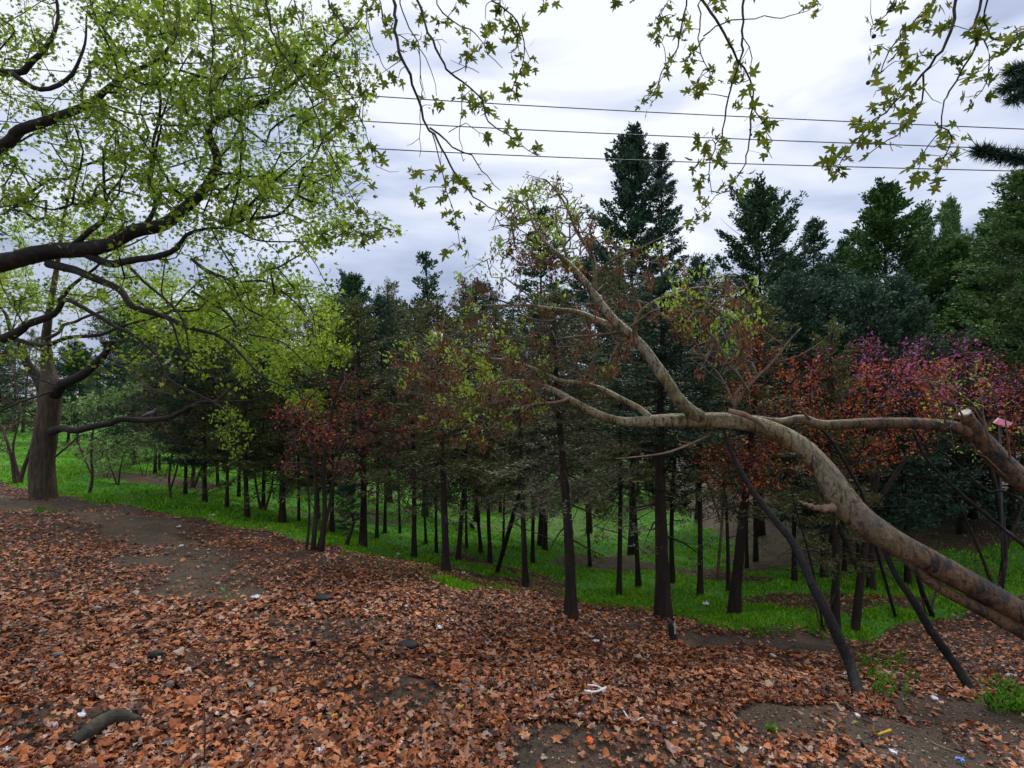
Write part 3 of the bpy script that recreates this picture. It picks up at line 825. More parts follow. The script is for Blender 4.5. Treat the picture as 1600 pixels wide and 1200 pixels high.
NT = [0]
def conifer(px, py, wpx, top_y, crown_y, rpx, var, label, lean=0, depth=None, group=None, bark=None, base=None, cat="tree", rot=None):
    """a conifer whose foot is seen at (px, py); top and foot of the crown at pixel heights"""
    NT[0] += 1
    r = np.random.default_rng(1000 + NT[0])
    if depth is None: B = G(px, py)
    else:
        B = P(px, 650, depth); B[2] = float(H(B[0], B[1])[0])
    Y = B[1]
    lean = lean + (r.normal(0, 8) if abs(lean) < 13 and wpx < 9 else 0)
    top = P(px + lean, top_y, Y); cb = P(px, crown_y, Y)[2]
    Ht = top[2] - B[2]; cz = max(.25, cb - B[2])
    Hc = max(.8, Ht - cz)
    root = link("conifer_tree", None, None, B, label, cat, group)
    r0 = max(.02, wpx / 2 / F * Y)
    tl = np.array([top[0] - B[0], r.normal() * .1, Ht])
    p, R = trunk_chain((0, 0, 0), tl, r0, .012, r, bend=.04 if r0 < .05 else .025, flare=1.5)
    a = Acc()
    pp, rr = spline(p, R, .12 if Y < 9 else .3)
    tube(a, pp, rr, 10 if Y < 9 else 6, wob=.06, seed=NT[0])
    if Y < 18: dead_stubs(a, (0, 0, 0), tl * ((cz + .3 * Hc) / Ht), r0, r, 11, t0=.35, t1=1.0, ln=(.2, .9))
    link("trunk", a.mesh("trunk", bark or M_conbark, True), root)
    fm, bm, H0, R0 = VAR[var]
    Rm = rpx / F * Y
    cb_off = tl * (cz / Ht)
    for nm, me in (("crown", fm), ("branches", bm)):
        o = link(nm, me, root)
        q = Vector((tl[0] - cb_off[0], tl[1] - cb_off[1], Hc)).to_track_quat('Z', 'Y') 
        o.rotation_mode = 'QUATERNION'
        o.rotation_quaternion = Vector((0, 0, 1)).rotation_difference(Vector((tl[0] - cb_off[0], tl[1] - cb_off[1], Hc))) @ Euler((0, 0, rot if rot is not None else r.uniform(0, 6.28))).to_quaternion()
        o.location = cb_off
        o.scale = (Rm / R0, Rm / R0, Hc / H0)
    return root

# ------------------------------------------------------------------ the conifers, front to back
CONIFERS = [
 # px, base_y, width_px, top_y, crown_y, radius_px, variant, label, lean
 (893,966,21,455,790,150,'drooping',"conifer with a straight brown trunk standing in leaf litter at the grass edge",-28,M_redbark),
 (1037,966,27,430,720,150,'bushy',"thickest dark reddish trunked conifer, beside the small broken stump",3,M_redbark),
 (1146,962,20,470,800,125,'olive',"conifer with reddish trunk leaning right, just right of the thick dark trunk",40,M_redbark),
 (697,895,14,470,760,130,'olive',"conifer with dark trunk rising from grass right of the red-podded shrub tree",-14,None),
 (822,918,11,520,800,100,'drooping',"slim conifer whose foot stands on the bare soil tip between two grass strips",-14,None),
 (967,933,9,400,800,120,'olive',"slim straight conifer on the grass left of the thick dark trunk",-12,None),
 (998,919,9,480,780,95,'drooping',"slim conifer leaning left, directly left of the thick dark trunk",-18,None),
 (1051,912,9,500,820,80,'bushy',"thin conifer half hidden behind the thick dark reddish trunk",-4,None),
 (1094,931,10,470,760,120,'bushy',"slim dark conifer on the grass between thick trunk and right-leaning trunk",-12,None),
 (1138,925,7,520,820,80,'drooping',"thin conifer rising right behind the right-leaning reddish trunk",-2,None),
 (1241,909,8,430,780,110,'bushy',"thin conifer leaning left beside the brown path behind the black pole",-14,None),
 (1287,903,10,440,790,120,'bushy',"dark conifer on the grass behind the thin forked sapling",-10,None),
 (1305,984,14,500,830,90,'olive',"dark straight conifer rising just behind the black leaning pole's middle",2,None),
 (1361,920,12,440,800,130,'bushy',"dark conifer on shaded grass just below the bend of the leaning trunk",-4,None),
 (1419,913,10,430,780,120,'bushy',"dark conifer behind the leaning trunk's base, right of the second black pole",-6,None),
 (889,966-78,0,0,0,0,None,"",0,None),
 (567,852,13,470,780,110,'olive',"stout dark conifer behind the red-podded shrub tree, right of its stems",-6,None),
 (647,871,10,480,790,100,'drooping',"dark conifer on the grass with slightly leaning fork at its foot",-2,None),
 (715,878,9,470,800,90,'olive',"conifer leaning right on the grass edge of the bare soil path",18,None),
 (666,850,5,520,800,60,'olive',"very thin conifer left of the tall trunk on the grass slope",0,None),
 (682,864,6,500,800,60,'drooping',"thin conifer immediately left of the right-leaning slim trunk",4,None),
 (766,880,8,480,800,90,'olive',"conifer left of the slanting dead pole on the valley grass",-2,None),
 (786,868,5,500,790,60,'olive',"very thin conifer between the slanting dead pole and its left neighbour",-2,None),
 (832,880,7,470,790,80,'bushy',"thin conifer right of the slanting dead pole, on the bright grass",-4,None),
 (851,862,9,470,780,90,'drooping',"dark conifer behind the bright valley grass left of the straight brown trunk",0,None),
 (922,885,6,480,800,80,'drooping',"thin conifer with low drooping foliage right behind the straight brown trunk",-3,None),
 (441,819,12,480,740,100,'olive',"stout conifer on the grass slope left of the red-podded shrub tree",-4,None),
 (467,815,5,470,740,60,'drooping',"thin conifer just right of the stout trunk on the left slope",-4,None),
 (497,812,6,480,740,70,'olive',"thin conifer behind the red-podded shrub tree's left stem",4,None),
 (387,811,9,520,730,70,'olive',"conifer with forked foot on the left slope above the leaf litter",-10,None),
 (354,794,6,500,720,60,'olive',"thin conifer left of the forked foot tree on the left slope",-8,None),
 (320,785,8,480,720,80,'bushy',"dark conifer on the left slope near the white bag",-4,None),
 (289,773,6,500,710,70,'olive',"thin conifer on the left slope right of the forked sapling",0,None),
 (208,727,9,470,690,70,'bushy',"conifer behind the pale leaved shrub on the far left slope",0,None),
 (242,741,5,480,690,60,'olive',"thin reddish trunk conifer in the far left valley",0,M_redbark),
 (249,738,4,490,690,60,'bushy',"thin conifer right beside the reddish trunk in the far left valley",2,None),
 (373,778,6,490,715,60,'bushy',"thin conifer behind the forked foot tree on the left slope",0,None),
 (411,797,7,490,730,70,'bushy',"conifer with splayed forked foot left of the stout left-slope trunk",2,None),
 (303,746,5,480,700,60,'bushy',"thin far conifer above the grass left of the dark trunk by the bag",0,None),
 (341,760,5,480,700,60,'olive',"thin far conifer between two slope trunks, left part of the wood",0,None),
 (589,841,6,460,760,70,'bushy',"thin conifer behind the stout trunk, at the brown strip of the slope",-2,None),
 (601,833,6,440,750,70,'olive',"thin far conifer just left of the trunk with the forked foot",2,None),
 (519,831,8,470,760,80,'bushy',"dark conifer right behind the stems of the red-podded shrub tree",0,None),
 (625,833,5,480,760,60,'bushy',"very thin far conifer left of the forked foot trunk",0,None),
 (729,857,5,500,770,60,'drooping',"thin conifer at the far end of the bright grass strip",0,None),
 (752,866,7,560,800,60,'olive',"short trunk leaning left toward the bright far clearing",-20,None),
 (889-0,888,6,480,790,80,'bushy',"",0,None),
 (1167,888,6,480,800,70,'bushy',"thin conifer beyond the right-leaning reddish trunk's foot",0,None),
 (1181,877,8,470,790,90,'bushy',"thin conifer leaning right at the foot of the brown path",-10,None),
 (1319,895,7,440,790,100,'bushy',"thin dark conifer beyond the black pole in the shade",0,None),
 (1340,880,6,440,780,90,'bushy',"thin dark conifer on the brown bank beneath the trunk's broken stub",0,None),
 (1470,800,14,420,760,130,'bushy',"thick dark trunk in the deep shade above the leaning trunk",0,None),
 (1440,790,12,420,760,120,'bushy',"dark trunk in deep shade left of the thickest shaded trunk",0,None),
 (1520,810,12,420,780,120,'bushy',"dark trunk in deep shade near the right edge below the redbuds",0,None),
 (1580,830,12,400,780,130,'bushy',"dark trunk at the right edge behind the leaning trunk",0,None),
]
for c in CONIFERS:
    if not c[6] or not c[7]: continue
    conifer(c[0], c[1], c[2] * .88, c[3], c[4] + (34 if c[0] > 1280 else -30 if c[0] > 540 else 6), c[5] * 1.05, c[6], c[7], lean=c[8], bark=c[9])

TALL = [
 # px, depth, width_px, top_y, crown_y, radius_px, variant, label
 (550,19,9,432,700,75,'broad',"dark conifer top showing just right of the yellow-green leaves"),
 (515,22,8,470,700,60,'bushy',"low dark conifer crown tucked behind the yellow-green leaves"),
 (665,17,10,396,720,80,'airy',"airy conifer with open thin pointed top against the sky"),
 (610,20,9,470,700,75,'bushy',"dark rounded conifer between the dark top and the airy pointed one"),
 (845,15,10,330,700,105,'airy',"thin dull conifer behind the twiggy top of the leaning tree"),
 (745,19,9,440,700,80,'bushy',"dark conifer crown behind the brown seed bunches"),
 (988,15,12,200,690,112,'spruce',"tallest dark blue-green spruce, its top crossing the cables"),
 (1035,15.4,9,222,420,38,'narrow',"narrow second dark top leaning beside the tallest spruce"),
 (920,18,9,400,700,85,'bushy',"dark conifer crown filling the wood left of the tallest spruce"),
 (1090,19,9,400,680,60,'bushy',"low dark conifer crown right of the tallest spruce"),
 (1186,15,11,297,640,108,'broad',"broad dark conifer with clumpy open top right of the tallest spruce"),
 (1270,17,9,345,650,48,'narrow',"narrow small pointed conifer top between the two broad ones"),
 (1318,18,9,378,660,55,'broad',"small irregular conifer top left of the bright green broad one"),
 (1385,14,12,289,640,120,'broadgreen',"broad mid-green conifer with layered pointed top, right part of skyline"),
 (1445,16,9,325,650,60,'broadgreen',"conifer top just right of the broad mid-green one"),
 (1490,18,9,310,650,52,'lightgreen',"small pale green sharply pointed conifer near the right end"),
 (1555,13,12,330,680,120,'broadgreen',"massive green conifer crown by the right end of the skyline"),
 (1500,12,12,380,700,110,'broadgreen',"dark green rounded crown above the purple blossom"),
 (1300,13,11,420,700,110,'bushy',"dark conifer crown above the orange-podded redbud"),
 (1230,20,9,400,680,80,'bushy',"dark conifer crown filling the gap below the narrow pointed top"),
 (1622,9.5,14,258,640,150,'lightgreen',"tall light green conifer whose crown is cut by the right picture edge"),
]
for c in TALL:
    conifer(c[0], 0, c[2], c[3], c[4], c[5] * 1.27, c[6], c[7], depth=c[1])

# far wood: nothing tells these apart
rr_ = np.random.default_rng(77)
far_spots = []
for i in range(64):
    px = -80 + 1760 * (i + rr_.uniform(.1, .9)) / 64
    Y = rr_.uniform(22, 44) if i % 2 else rr_.uniform(26, 60)
    hgt = rr_.uniform(5, 7.5) if px < 450 else rr_.uniform(4, 6.5) if px < 1180 else rr_.uniform(7, 10)
    B = P(px, 650, Y); zb = float(H(B[0], Y)[0])
    ty = 620 - (zb + hgt - 1.6) / Y * F; ty = max(ty, 440 if px < 1150 else 420)
    cy = 620 - (zb + hgt * .12 - 1.6) / Y * F
    far_spots.append((px, Y, ty, cy, zb))
for px, Y, ty, cy, zb in far_spots:
    conifer(px, 0, max(4, .14 / Y * F), ty, cy, 2.1 / Y * F, rr_.choice(['bushy', 'broad', 'olive', 'spruce']),
            "dark conifer of the far wood closing the view behind the slope trees", depth=Y, group="conifers of the far wood")

# ------------------------------------------------------------------ leaning smooth-barked tree (right)
PAL = [palmate(21, .3), palmate(22, -.3), palmate(23, .6, 5, .42)]
SIM = [simple_leaf(.15, .30), simple_leaf(.05, .22)]
POD = [simple_leaf(.05, .16), simple_leaf(.1, .12)]
STAR = [star_leaf(s) for s in (1, 2, 3)]

def leaning_tree():
    rg = np.random.default_rng(101)
    T = Tree(101)
    base = G(1880, 1128)
    main = [(1750,1046,3.82,.098),(1600,960,3.9,.082),(1500,904,4.0,.088),(1400,850,4.1,.096),(1356,822,4.17,.102),(1317,789,4.22,.106),(1298,752,4.28,.096),(1281,717,4.34,.080),(1247,690,4.39,.073),(1205,670,4.43,.070),(1165,656,4.46,.066),(1110,656,4.52,.063),(1060,657,4.6,.057),(1020,656,4.7,.052),(980,663,4.8,.040),(945,655,4.82,.037),(920,640,4.85,.035),(890,625,4.9,.033),(860,605,5.0,.029),(832,596,5.0,.026),(800,592,5.0,.021),(770,600,5.05,.016),(735,618,5.1,.010),(700,630,5.1,.006)]
    pts, rad = pxl(main)
    pts = [base - [0, 0, .15], base + (pts[0] - base) * .4 + [0, 0, .05]] + pts; rad = [.20, .14] + rad
    T.limb(pts, rad, smooth=6)
    L = {}
    def lb(lst): p, r = pxl(lst); T.limb(p, r, kink=.014)
    lb([(1095,652,4.52,.058),(1066,635,4.5,.055),(1045,605,4.5,.050),(1020,570,4.52,.046),(993,535,4.55,.042),(960,505,4.6,.037),(945,478,4.62,.033),(925,448,4.65,.028),(903,425,4.7,.025),(880,405,4.75,.022),(858,385,4.8,.018),(838,362,4.85,.013),(825,330,4.9,.008)])
    lb([(928,455,4.65,.024),(928,415,4.6,.019),(912,378,4.6,.015),(890,330,4.6,.012),(868,300,4.6,.008),(850,285,4.6,.005)])
    lb([(958,510,4.6,.027),(925,500,4.7,.024),(890,490,4.8,.020),(855,480,4.9,.017),(820,474,5.0,.013),(780,478,5.1,.010),(735,482,5.2,.006)])
    lb([(993,532,4.55,.024),(992,505,4.45,.021),(1002,482,4.4,.018),(1030,465,4.4,.014),(1062,455,4.45,.012),(1100,450,4.5,.009),(1132,458,4.5,.006)])
    lb([(930,440,4.65,.018),(940,418,4.6,.015),(968,400,4.55,.011),(1010,386,4.5,.007),(1040,372,4.5,.004)])
    lb([(962,520,4.6,.014),(930,524,4.5,.011),(895,526,4.45,.008),(868,530,4.4,.005)])
    lb([(1018,655,4.7,.032),(1000,635,4.78,.027),(975,620,4.85,.024),(940,608,4.92,.022),(905,601,5.0,.020),(872,596,5.1,.018),(845,577,5.15,.015),(810,565,5.2,.012),(765,560,5.3,.008),(700,560,5.4,.005)])
    lb([(890,622,4.9,.018),(870,630,4.8,.014),(840,630,4.7,.010),(800,640,4.7,.006)])
    lb([(860,520,5.1,.012),(850,500,5.0,.010),(838,470,4.9,.008),(790,440,4.9,.006)])
    lb([(1145,645,4.44,.013),(1152,625,4.4,.012),(1170,600,4.35,.010),(1208,565,4.3,.009),(1225,540,4.3,.007),(1247,517,4.3,.004)])
    lb([(1225,540,4.3,.006),(1200,522,4.3,.003)])
    lb([(1210,566,4.3,.005),(1245,558,4.3,.004),(1285,533,4.3,.002)])
    lb([(1148,642,4.44,.012),(1150,610,4.5,.010),(1168,598,4.5,.007),(1185,583,4.5,.004)])
    lb([(1150,645,4.44,.010),(1140,615,4.5,.008),(1125,585,4.55,.006),(1100,560,4.6,.004)])
    lb([(1172,640,4.4,.006),(1170,612,4.35,.003)])
    lb([(1108,680,4.5,.012),(1085,692,4.45,.010),(1050,706,4.4,.008),(1005,712,4.4,.006),(962,716,4.4,.003)])
    lb([(1085,692,4.45,.006),(1060,690,4.4,.004),(1058,680,4.4,.003)])
    lb([(1138,642,4.4,.020),(1165,648,4.34,.022),(1192,664,4.32,.014),(1200,676,4.32,.006)])
    trunk = T.chains[:1]; rest = T.chains[1:]
    poly = [(640,560),(690,480),(720,430),(765,330),(815,285),(850,270),(900,285),(935,340),(985,370),(1050,385),(1075,410),(1150,430),(1190,445),(1180,540),(1100,520),(1040,520),(975,470),(1000,560),(960,600),(880,590),(870,650),(700,650),(640,610)]
    low = [(600,555),(640,520),(760,500),(860,560),(830,650),(760,690),(680,680),(620,620)]
    up = [(770,330),(820,270),(860,262),(910,300),(940,360),(900,420),(820,420),(760,380)]
    right = [(1060,440),(1130,425),(1190,440),(1185,560),(1120,600),(1075,560),(1050,500)]
    def dep(x, y, r): return float(np.clip(4.2 + (1180 - x) * .0022 + r.normal(0, .38), 3.9, 6.0))
    tg = np.vstack([region(poly, 950, dep, rg), region(low, 560, dep, rg), region(up, 340, dep, rg), region(right, 200, dep, rg)])
    T.fill(tg, step=.13, bf=.3, jitter=.022, droop=.04, tip=.0021, expo=.44, maxr=.014)
    root = link("leaning_tree", None, None, base, "smooth barked tree leaning far left over the slope with brown seed bunches", "tree")
    inv = -base
    def place(me, name, parent=root, **k):
        o = link(name, me, parent, tuple(inv), **k); return o
    place(limbs_mesh(trunk, "trunk", M_smooth, 18, .035, 5), "trunk")
    for i, c in enumerate(rest):
        place(limbs_mesh([c], "limb", M_smooth if c[1][0] > .02 else M_palebark, 9, .05, 20 + i), "limb")
    # broken stub and scar, second stem below the trunk
    st = Acc(); q, rr = spline([P(1302,793,4.17), P(1282,795,4.12), P(1266,790,4.06), P(1248,782,4.0)], [.034, .022, .016, .003], .02); q[3:-1] += rg.normal(0, .004, (len(q) - 4, 3)); tube(st, q, rr, 8, wob=.2)
    place(st.mesh("broken_stub", M_palebark, True), "broken_stub")
    st = Acc(); q, rr = spline([P(1385,850,4.1), P(1420,880,4.05), P(1465,917,4.0), P(1530,951,3.95), P(1600,988,3.9), P(1700,1048,3.8), P(1850,1135,3.75)], [.012, .026, .036, .046, .055, .065, .08], .06); tube(st, q, rr, 10, wob=.08)
    place(st.mesh("lower_stem", M_smooth, True), "lower_stem")
    tw = Acc(); T.twig_acc(tw, 3); place(tw.mesh("twigs", M_crowntwig, True), "twigs", kind="stuff")
    tips = np.array(T.tips); pos = T.P[tips]; dr = T.dr[tips]
    px_y = 620 - (pos[:, 2] - 1.6) / pos[:, 1] * F
    # hanging bunches of brown keys
    k = (rg.uniform(0, 1, len(tips)) < np.where(px_y < 380, .07, .16))
    a = Acc(); pb = pos[k]
    n = len(pb); per = 30
    pp = np.repeat(pb, per, 0); drop = rg.uniform(0, .15, (n * per, 1)) * rg.uniform(.4, 1, (n, 1)).repeat(per, 0)
    pp = pp + np.hstack([rg.normal(0, .022, (n * per, 2)), -drop])
    M = rot_from(rg.normal(0, .5, (n * per, 3)) + [0, 0, -1], rg.uniform(0, 6, n * per))
    t = rg.integers(0, 2, n * per); s = rg.uniform(.03, .052, n * per)
    for q in (0, 1): scatter(a, POD[q][0], POD[q][1], pp[t == q], M[t == q], s[t == q])
    place(a.mesh("seed_bunches", M_pod), "seed_bunches", kind="stuff")
    # lime leaf tufts
    cl = smooth_noise(pos[:, 0] * 1.0, pos[:, 2] * 1.0 + pos[:, 1], 66, 3.0)
    k = (cl > -.1) & (rg.uniform(0, 1, len(tips)) < .16) & (px_y > 290)
    a = Acc(); leaves_at(a, pos[k], dr[k] * .6 + [0, 0, .5], 15, SIM, (.025, .055), .034, rg, droop=.15, spread_dir=.6)
    place(a.mesh("leaves", M_lime), "leaves", kind="stuff")
    k = (px_y < 350) & (rg.uniform(0, 1, len(tips)) < .3)
    a = Acc(); leaves_at(a, pos[k], dr[k] + [0, 0, .8], 3, SIM, (.015, .03), .012, rg, droop=.2, spread_dir=.5)
    place(a.mesh("buds", M_shrubleaf), "buds", kind="stuff")
leaning_tree()

def right_tree():
    base = G(1830, 960); T = Tree(55)
    p, r = pxl([(1700,818,4.55,.105),(1600,752,4.6,.092),(1570,728,4.62,.088),(1540,695,4.62,.078),(1522,670,4.62,.062),(1508,646,4.6,.048)])
    T.limb([base - [0, 0, .2], base + (p[0] - base) * .5 + [.05, 0, 0]] + p, [.20, .14] + r)
    p, r = pxl([(1548,700,4.62,.05),(1515,676,4.62,.053),(1490,667,4.62,.051),(1430,661,4.62,.048),(1350,661,4.62,.044),(1282,664,4.63,.042),(1264,656,4.64,.038),(1246,653,4.66,.034),(1222,659,4.68,.029),(1195,655,4.7,.022),(1175,650,4.75,.012)])
    T.limb(p, r)
    extra = [[(1508,665,4.6,.010),(1500,640,4.5,.007),(1462,610,4.4,.005),(1435,570,4.4,.003)],
             [(1545,690,4.6,.012),(1530,640,4.55,.009),(1470,600,4.5,.007),(1410,590,4.5,.004)],
             [(1560,715,4.6,.012),(1540,670,4.5,.008),(1532,610,4.5,.004)],
             [(1480,667,4.6,.008),(1465,625,4.5,.006),(1450,600,4.45,.003)],
             [(1580,735,4.6,.012),(1575,690,4.45,.007),(1570,650,4.4,.004)],
             [(1265,655,4.6,.012),(1252,640,4.55,.012),(1250,632,4.5,.008)]]
    for e_ in extra:
        p, r = pxl(e_); T.limb(p, r)
    rg = np.random.default_rng(8)
    T.fill(region([(1400,560),(1590,560),(1600,760),(1500,760),(1440,640)], 60, (4.2, 5.0), rg), tip=.0014, maxr=.006)
    root = link("pruned_tree", None, None, base, "orange barked tree at right edge with white pruning cut and long level limb", "tree")
    def place(me, name, **k): return link(name, me, root, tuple(-base), **k)
    place(limbs_mesh(T.chains[:1], "trunk", M_smooth, 14, .06, 3), "trunk")
    for c in T.chains[1:]: place(limbs_mesh([c], "limb", M_smooth if c[1][0] > .03 else M_palebark, 9, .06, 4), "limb")
    a = Acc(); c = P(1507.5, 645, 4.6); dd = c - P(1522, 670, 4.62); dd /= np.linalg.norm(dd)
    tube(a, [c - dd * .006, c + dd * .006], [.047, .044], 12); place(a.mesh("pruning_cut", M_cut), "pruning_cut")
    tw = Acc(); T.twig_acc(tw, 3); place(tw.mesh("twigs", M_palebark, True), "twigs", kind="stuff")
    tips = np.array(T.tips); a = Acc(); leaves_at(a, T.P[tips][::2], T.dr[tips][::2], 6, SIM, (.02, .04), .02, rg)
    place(a.mesh("leaves", M_lime), "leaves", kind="stuff")
right_tree()

# ------------------------------------------------------------------ nearer spreading tree whose limbs enter from the left
def left_tree():
    rg = np.random.default_rng(202); T = Tree(202)
    bx, by = -8.3, 6.6
    base = np.array([bx, by, float(H(bx, by)[0])])
    fork = base + [0.05, -.05, 2.3]
    T.limb([base - [0, 0, .15], base + [.02, 0, .6], base + [.0, 0, 1.4], fork, fork + [-.1, .1, 1.2], fork + [.1, .2, 2.6], fork + [.4, .1, 4.2]], [.36, .26, .23, .22, .16, .11, .05])
    def lb(lst, start=None, r0=None):
        p, r = pxl(lst)
        if start is not None: p = [np.array(start)] + p; r = [r0] + r
        T.limb(p, r, kink=.03)
    lb([(-160,440,6.3,.15),(0,414,6.1,.102),(100,398,6.0,.088),(190,372,5.95,.075),(268,342,5.9,.064),(310,302,5.9,.052),(332,248,5.85,.046),(336,205,5.8,.040),(362,175,5.8,.034),(430,142,5.75,.026),(484,104,5.7,.018),(530,60,5.7,.011),(560,20,5.7,.006)], fork - [0, 0, .1], .17)
    lb([(-170,300,6.0,.10),(0,238,5.8,.066),(32,205,5.75,.056),(85,180,5.7,.048),(135,160,5.7,.040),(185,132,5.7,.030),(240,95,5.7,.018),(300,50,5.6,.008)], fork + [0, 0, .6], .13)
    lb([(-160,140,5.6,.05),(0,112,5.5,.036),(36,108,5.5,.030),(75,80,5.5,.024),(92,40,5.5,.018),(85,-30,5.5,.012)], fork + [0, .1, 1.2], .09)
    lb([(15,112,5.5,.026),(60,138,5.5,.024),(100,120,5.55,.020),(125,70,5.6,.012),(140,10,5.6,.006)])
    lb([(-160,600,6.4,.07),(0,527,6.2,.052),(48,508,6.1,.042),(85,490,6.1,.032),(115,478,6.0,.026),(180,500,6.0,.020),(235,545,5.9,.015),(290,600,5.9,.011),(345,640,5.9,.007),(380,680,5.9,.004)], fork - [0, 0, .6], .10)
    lb([(30,532,6.15,.026),(100,530,6.1,.022),(155,518,6.1,.018),(212,508,6.1,.010)])
    lb([(75,412,6.0,.048),(130,425,5.95,.042),(190,455,5.9,.036),(250,490,5.9,.028),(300,512,5.9,.022),(350,535,5.85,.017),(410,580,5.8,.011),(470,620,5.8,.006)])
    lb([(130,395,6.0,.046),(185,408,5.9,.040),(235,406,5.9,.034),(278,392,5.85,.028),(282,372,5.8,.020),(330,355,5.8,.014),(390,372,5.7,.010),(460,378,5.7,.007),(530,390,5.7,.004)])
    lb([(110,388,6.0,.032),(150,358,5.9,.028),(168,330,5.9,.020),(173,255,5.9,.012),(175,200,5.9,.006)])
    lb([(222,358,5.9,.030),(248,320,5.9,.022),(238,270,5.9,.018),(238,225,5.9,.016),(258,182,5.9,.012),(270,120,5.9,.009),(300,70,5.9,.005)])
    lb([(258,188,5.9,.012),(300,230,5.8,.010),(308,262,5.8,.006)])
    lb([(350,352,5.8,.022),(378,320,5.8,.018),(415,292,5.75,.014),(450,260,5.7,.009),(490,235,5.7,.005)])
    lb([(352,354,5.8,.020),(400,345,5.7,.018),(430,338,5.7,.015),(470,300,5.7,.010),(520,270,5.7,.005)])
    lb([(205,420,5.9,.018),(235,440,5.8,.014),(285,500,5.7,.010),(300,560,5.7,.006)])
    lb([(300,405,5.85,.018),(350,430,5.7,.014),(400,480,5.7,.010),(450,520,5.7,.006)])
    lb([(300,455,5.8,.016),(345,480,5.7,.013),(385,520,5.7,.010),(450,540,5.7,.007),(510,590,5.7,.004)])
    lb([(215,470,5.9,.016),(262,500,5.8,.012),(280,545,5.8,.009),(330,590,5.8,.006),(350,640,5.8,.003)])
    lb([(380,440,5.8,.013),(430,455,5.7,.010),(480,500,5.7,.007),(530,520,5.7,.004)])
    lb([(5,335,6.0,.016),(30,325,6.0,.013),(70,330,5.9,.010),(120,325,5.9,.006)])
    polyA = [(-60,-60),(330,-60),(430,-40),(560,20),(590,110),(560,200),(575,260),(590,300),(560,350),(500,370),(470,420),(480,450),(420,470),(330,450),(260,430),(200,420),(100,380),(0,380),(-60,400)]
    core = [(160,-40),(420,0),(540,90),(540,260),(480,360),(350,400),(260,340),(180,250),(140,120)]
    tailR = [(540,330),(580,345),(620,360),(590,372),(540,372),(500,390),(480,360)]
    lowr = [(260,430),(420,420),(520,450),(545,500),(470,560),(380,540),(280,480)]
    rgd = (4.7, 7.3)
    tg = np.vstack([region(polyA, 1250, rgd, rg, clumpbias(5, .035, -.15, .35)), region(core, 620, rgd, rg, clumpbias(6, .04, -.1, .3)), region(tailR, 40, (5.3, 6), rg), region([(0,430),(250,430),(400,520),(400,620),(250,600),(0,560)], 110, (5.3, 6.5), rg), region(lowr, 110, rgd, rg, clumpbias(8, .04, .0, .1))])
    T.fill(tg, step=.17, bf=.32, jitter=.03, droop=.03, tip=.0030, expo=.44, maxr=.016)
    root = link("spreading_tree", None, None, tuple(base), "large spreading tree with dark limbs entering from the left and fresh green leaves", "tree")
    def place(me, name, **k): return link(name, me, root, tuple(-base), **k)
    place(limbs_mesh(T.chains[:1], "trunk", M_oldbark, 16, .06, 3), "trunk")
    for i, c in enumerate(T.chains[1:]): place(limbs_mesh([c], "limb", M_limbbark, 9, .07, 30 + i), "limb")
    tw = Acc(); T.twig_acc(tw, 3); place(tw.mesh("twigs", M_limbbark, True), "twigs", kind="stuff")
    tips = np.array(T.tips); a = Acc()
    ids = np.concatenate([tips, T.parent[tips], T.parent[T.parent[tips]]])
    ids = ids[(ids >= T.n0)]
    leaves_at(a, T.P[ids], T.dr[ids] * .5, 5, PAL + STAR[:1], (.032, .064), .06, rg, droop=-.25, spread_dir=.8)
    place(a.mesh("leaves", M_maple), "leaves", kind="stuff")
left_tree()

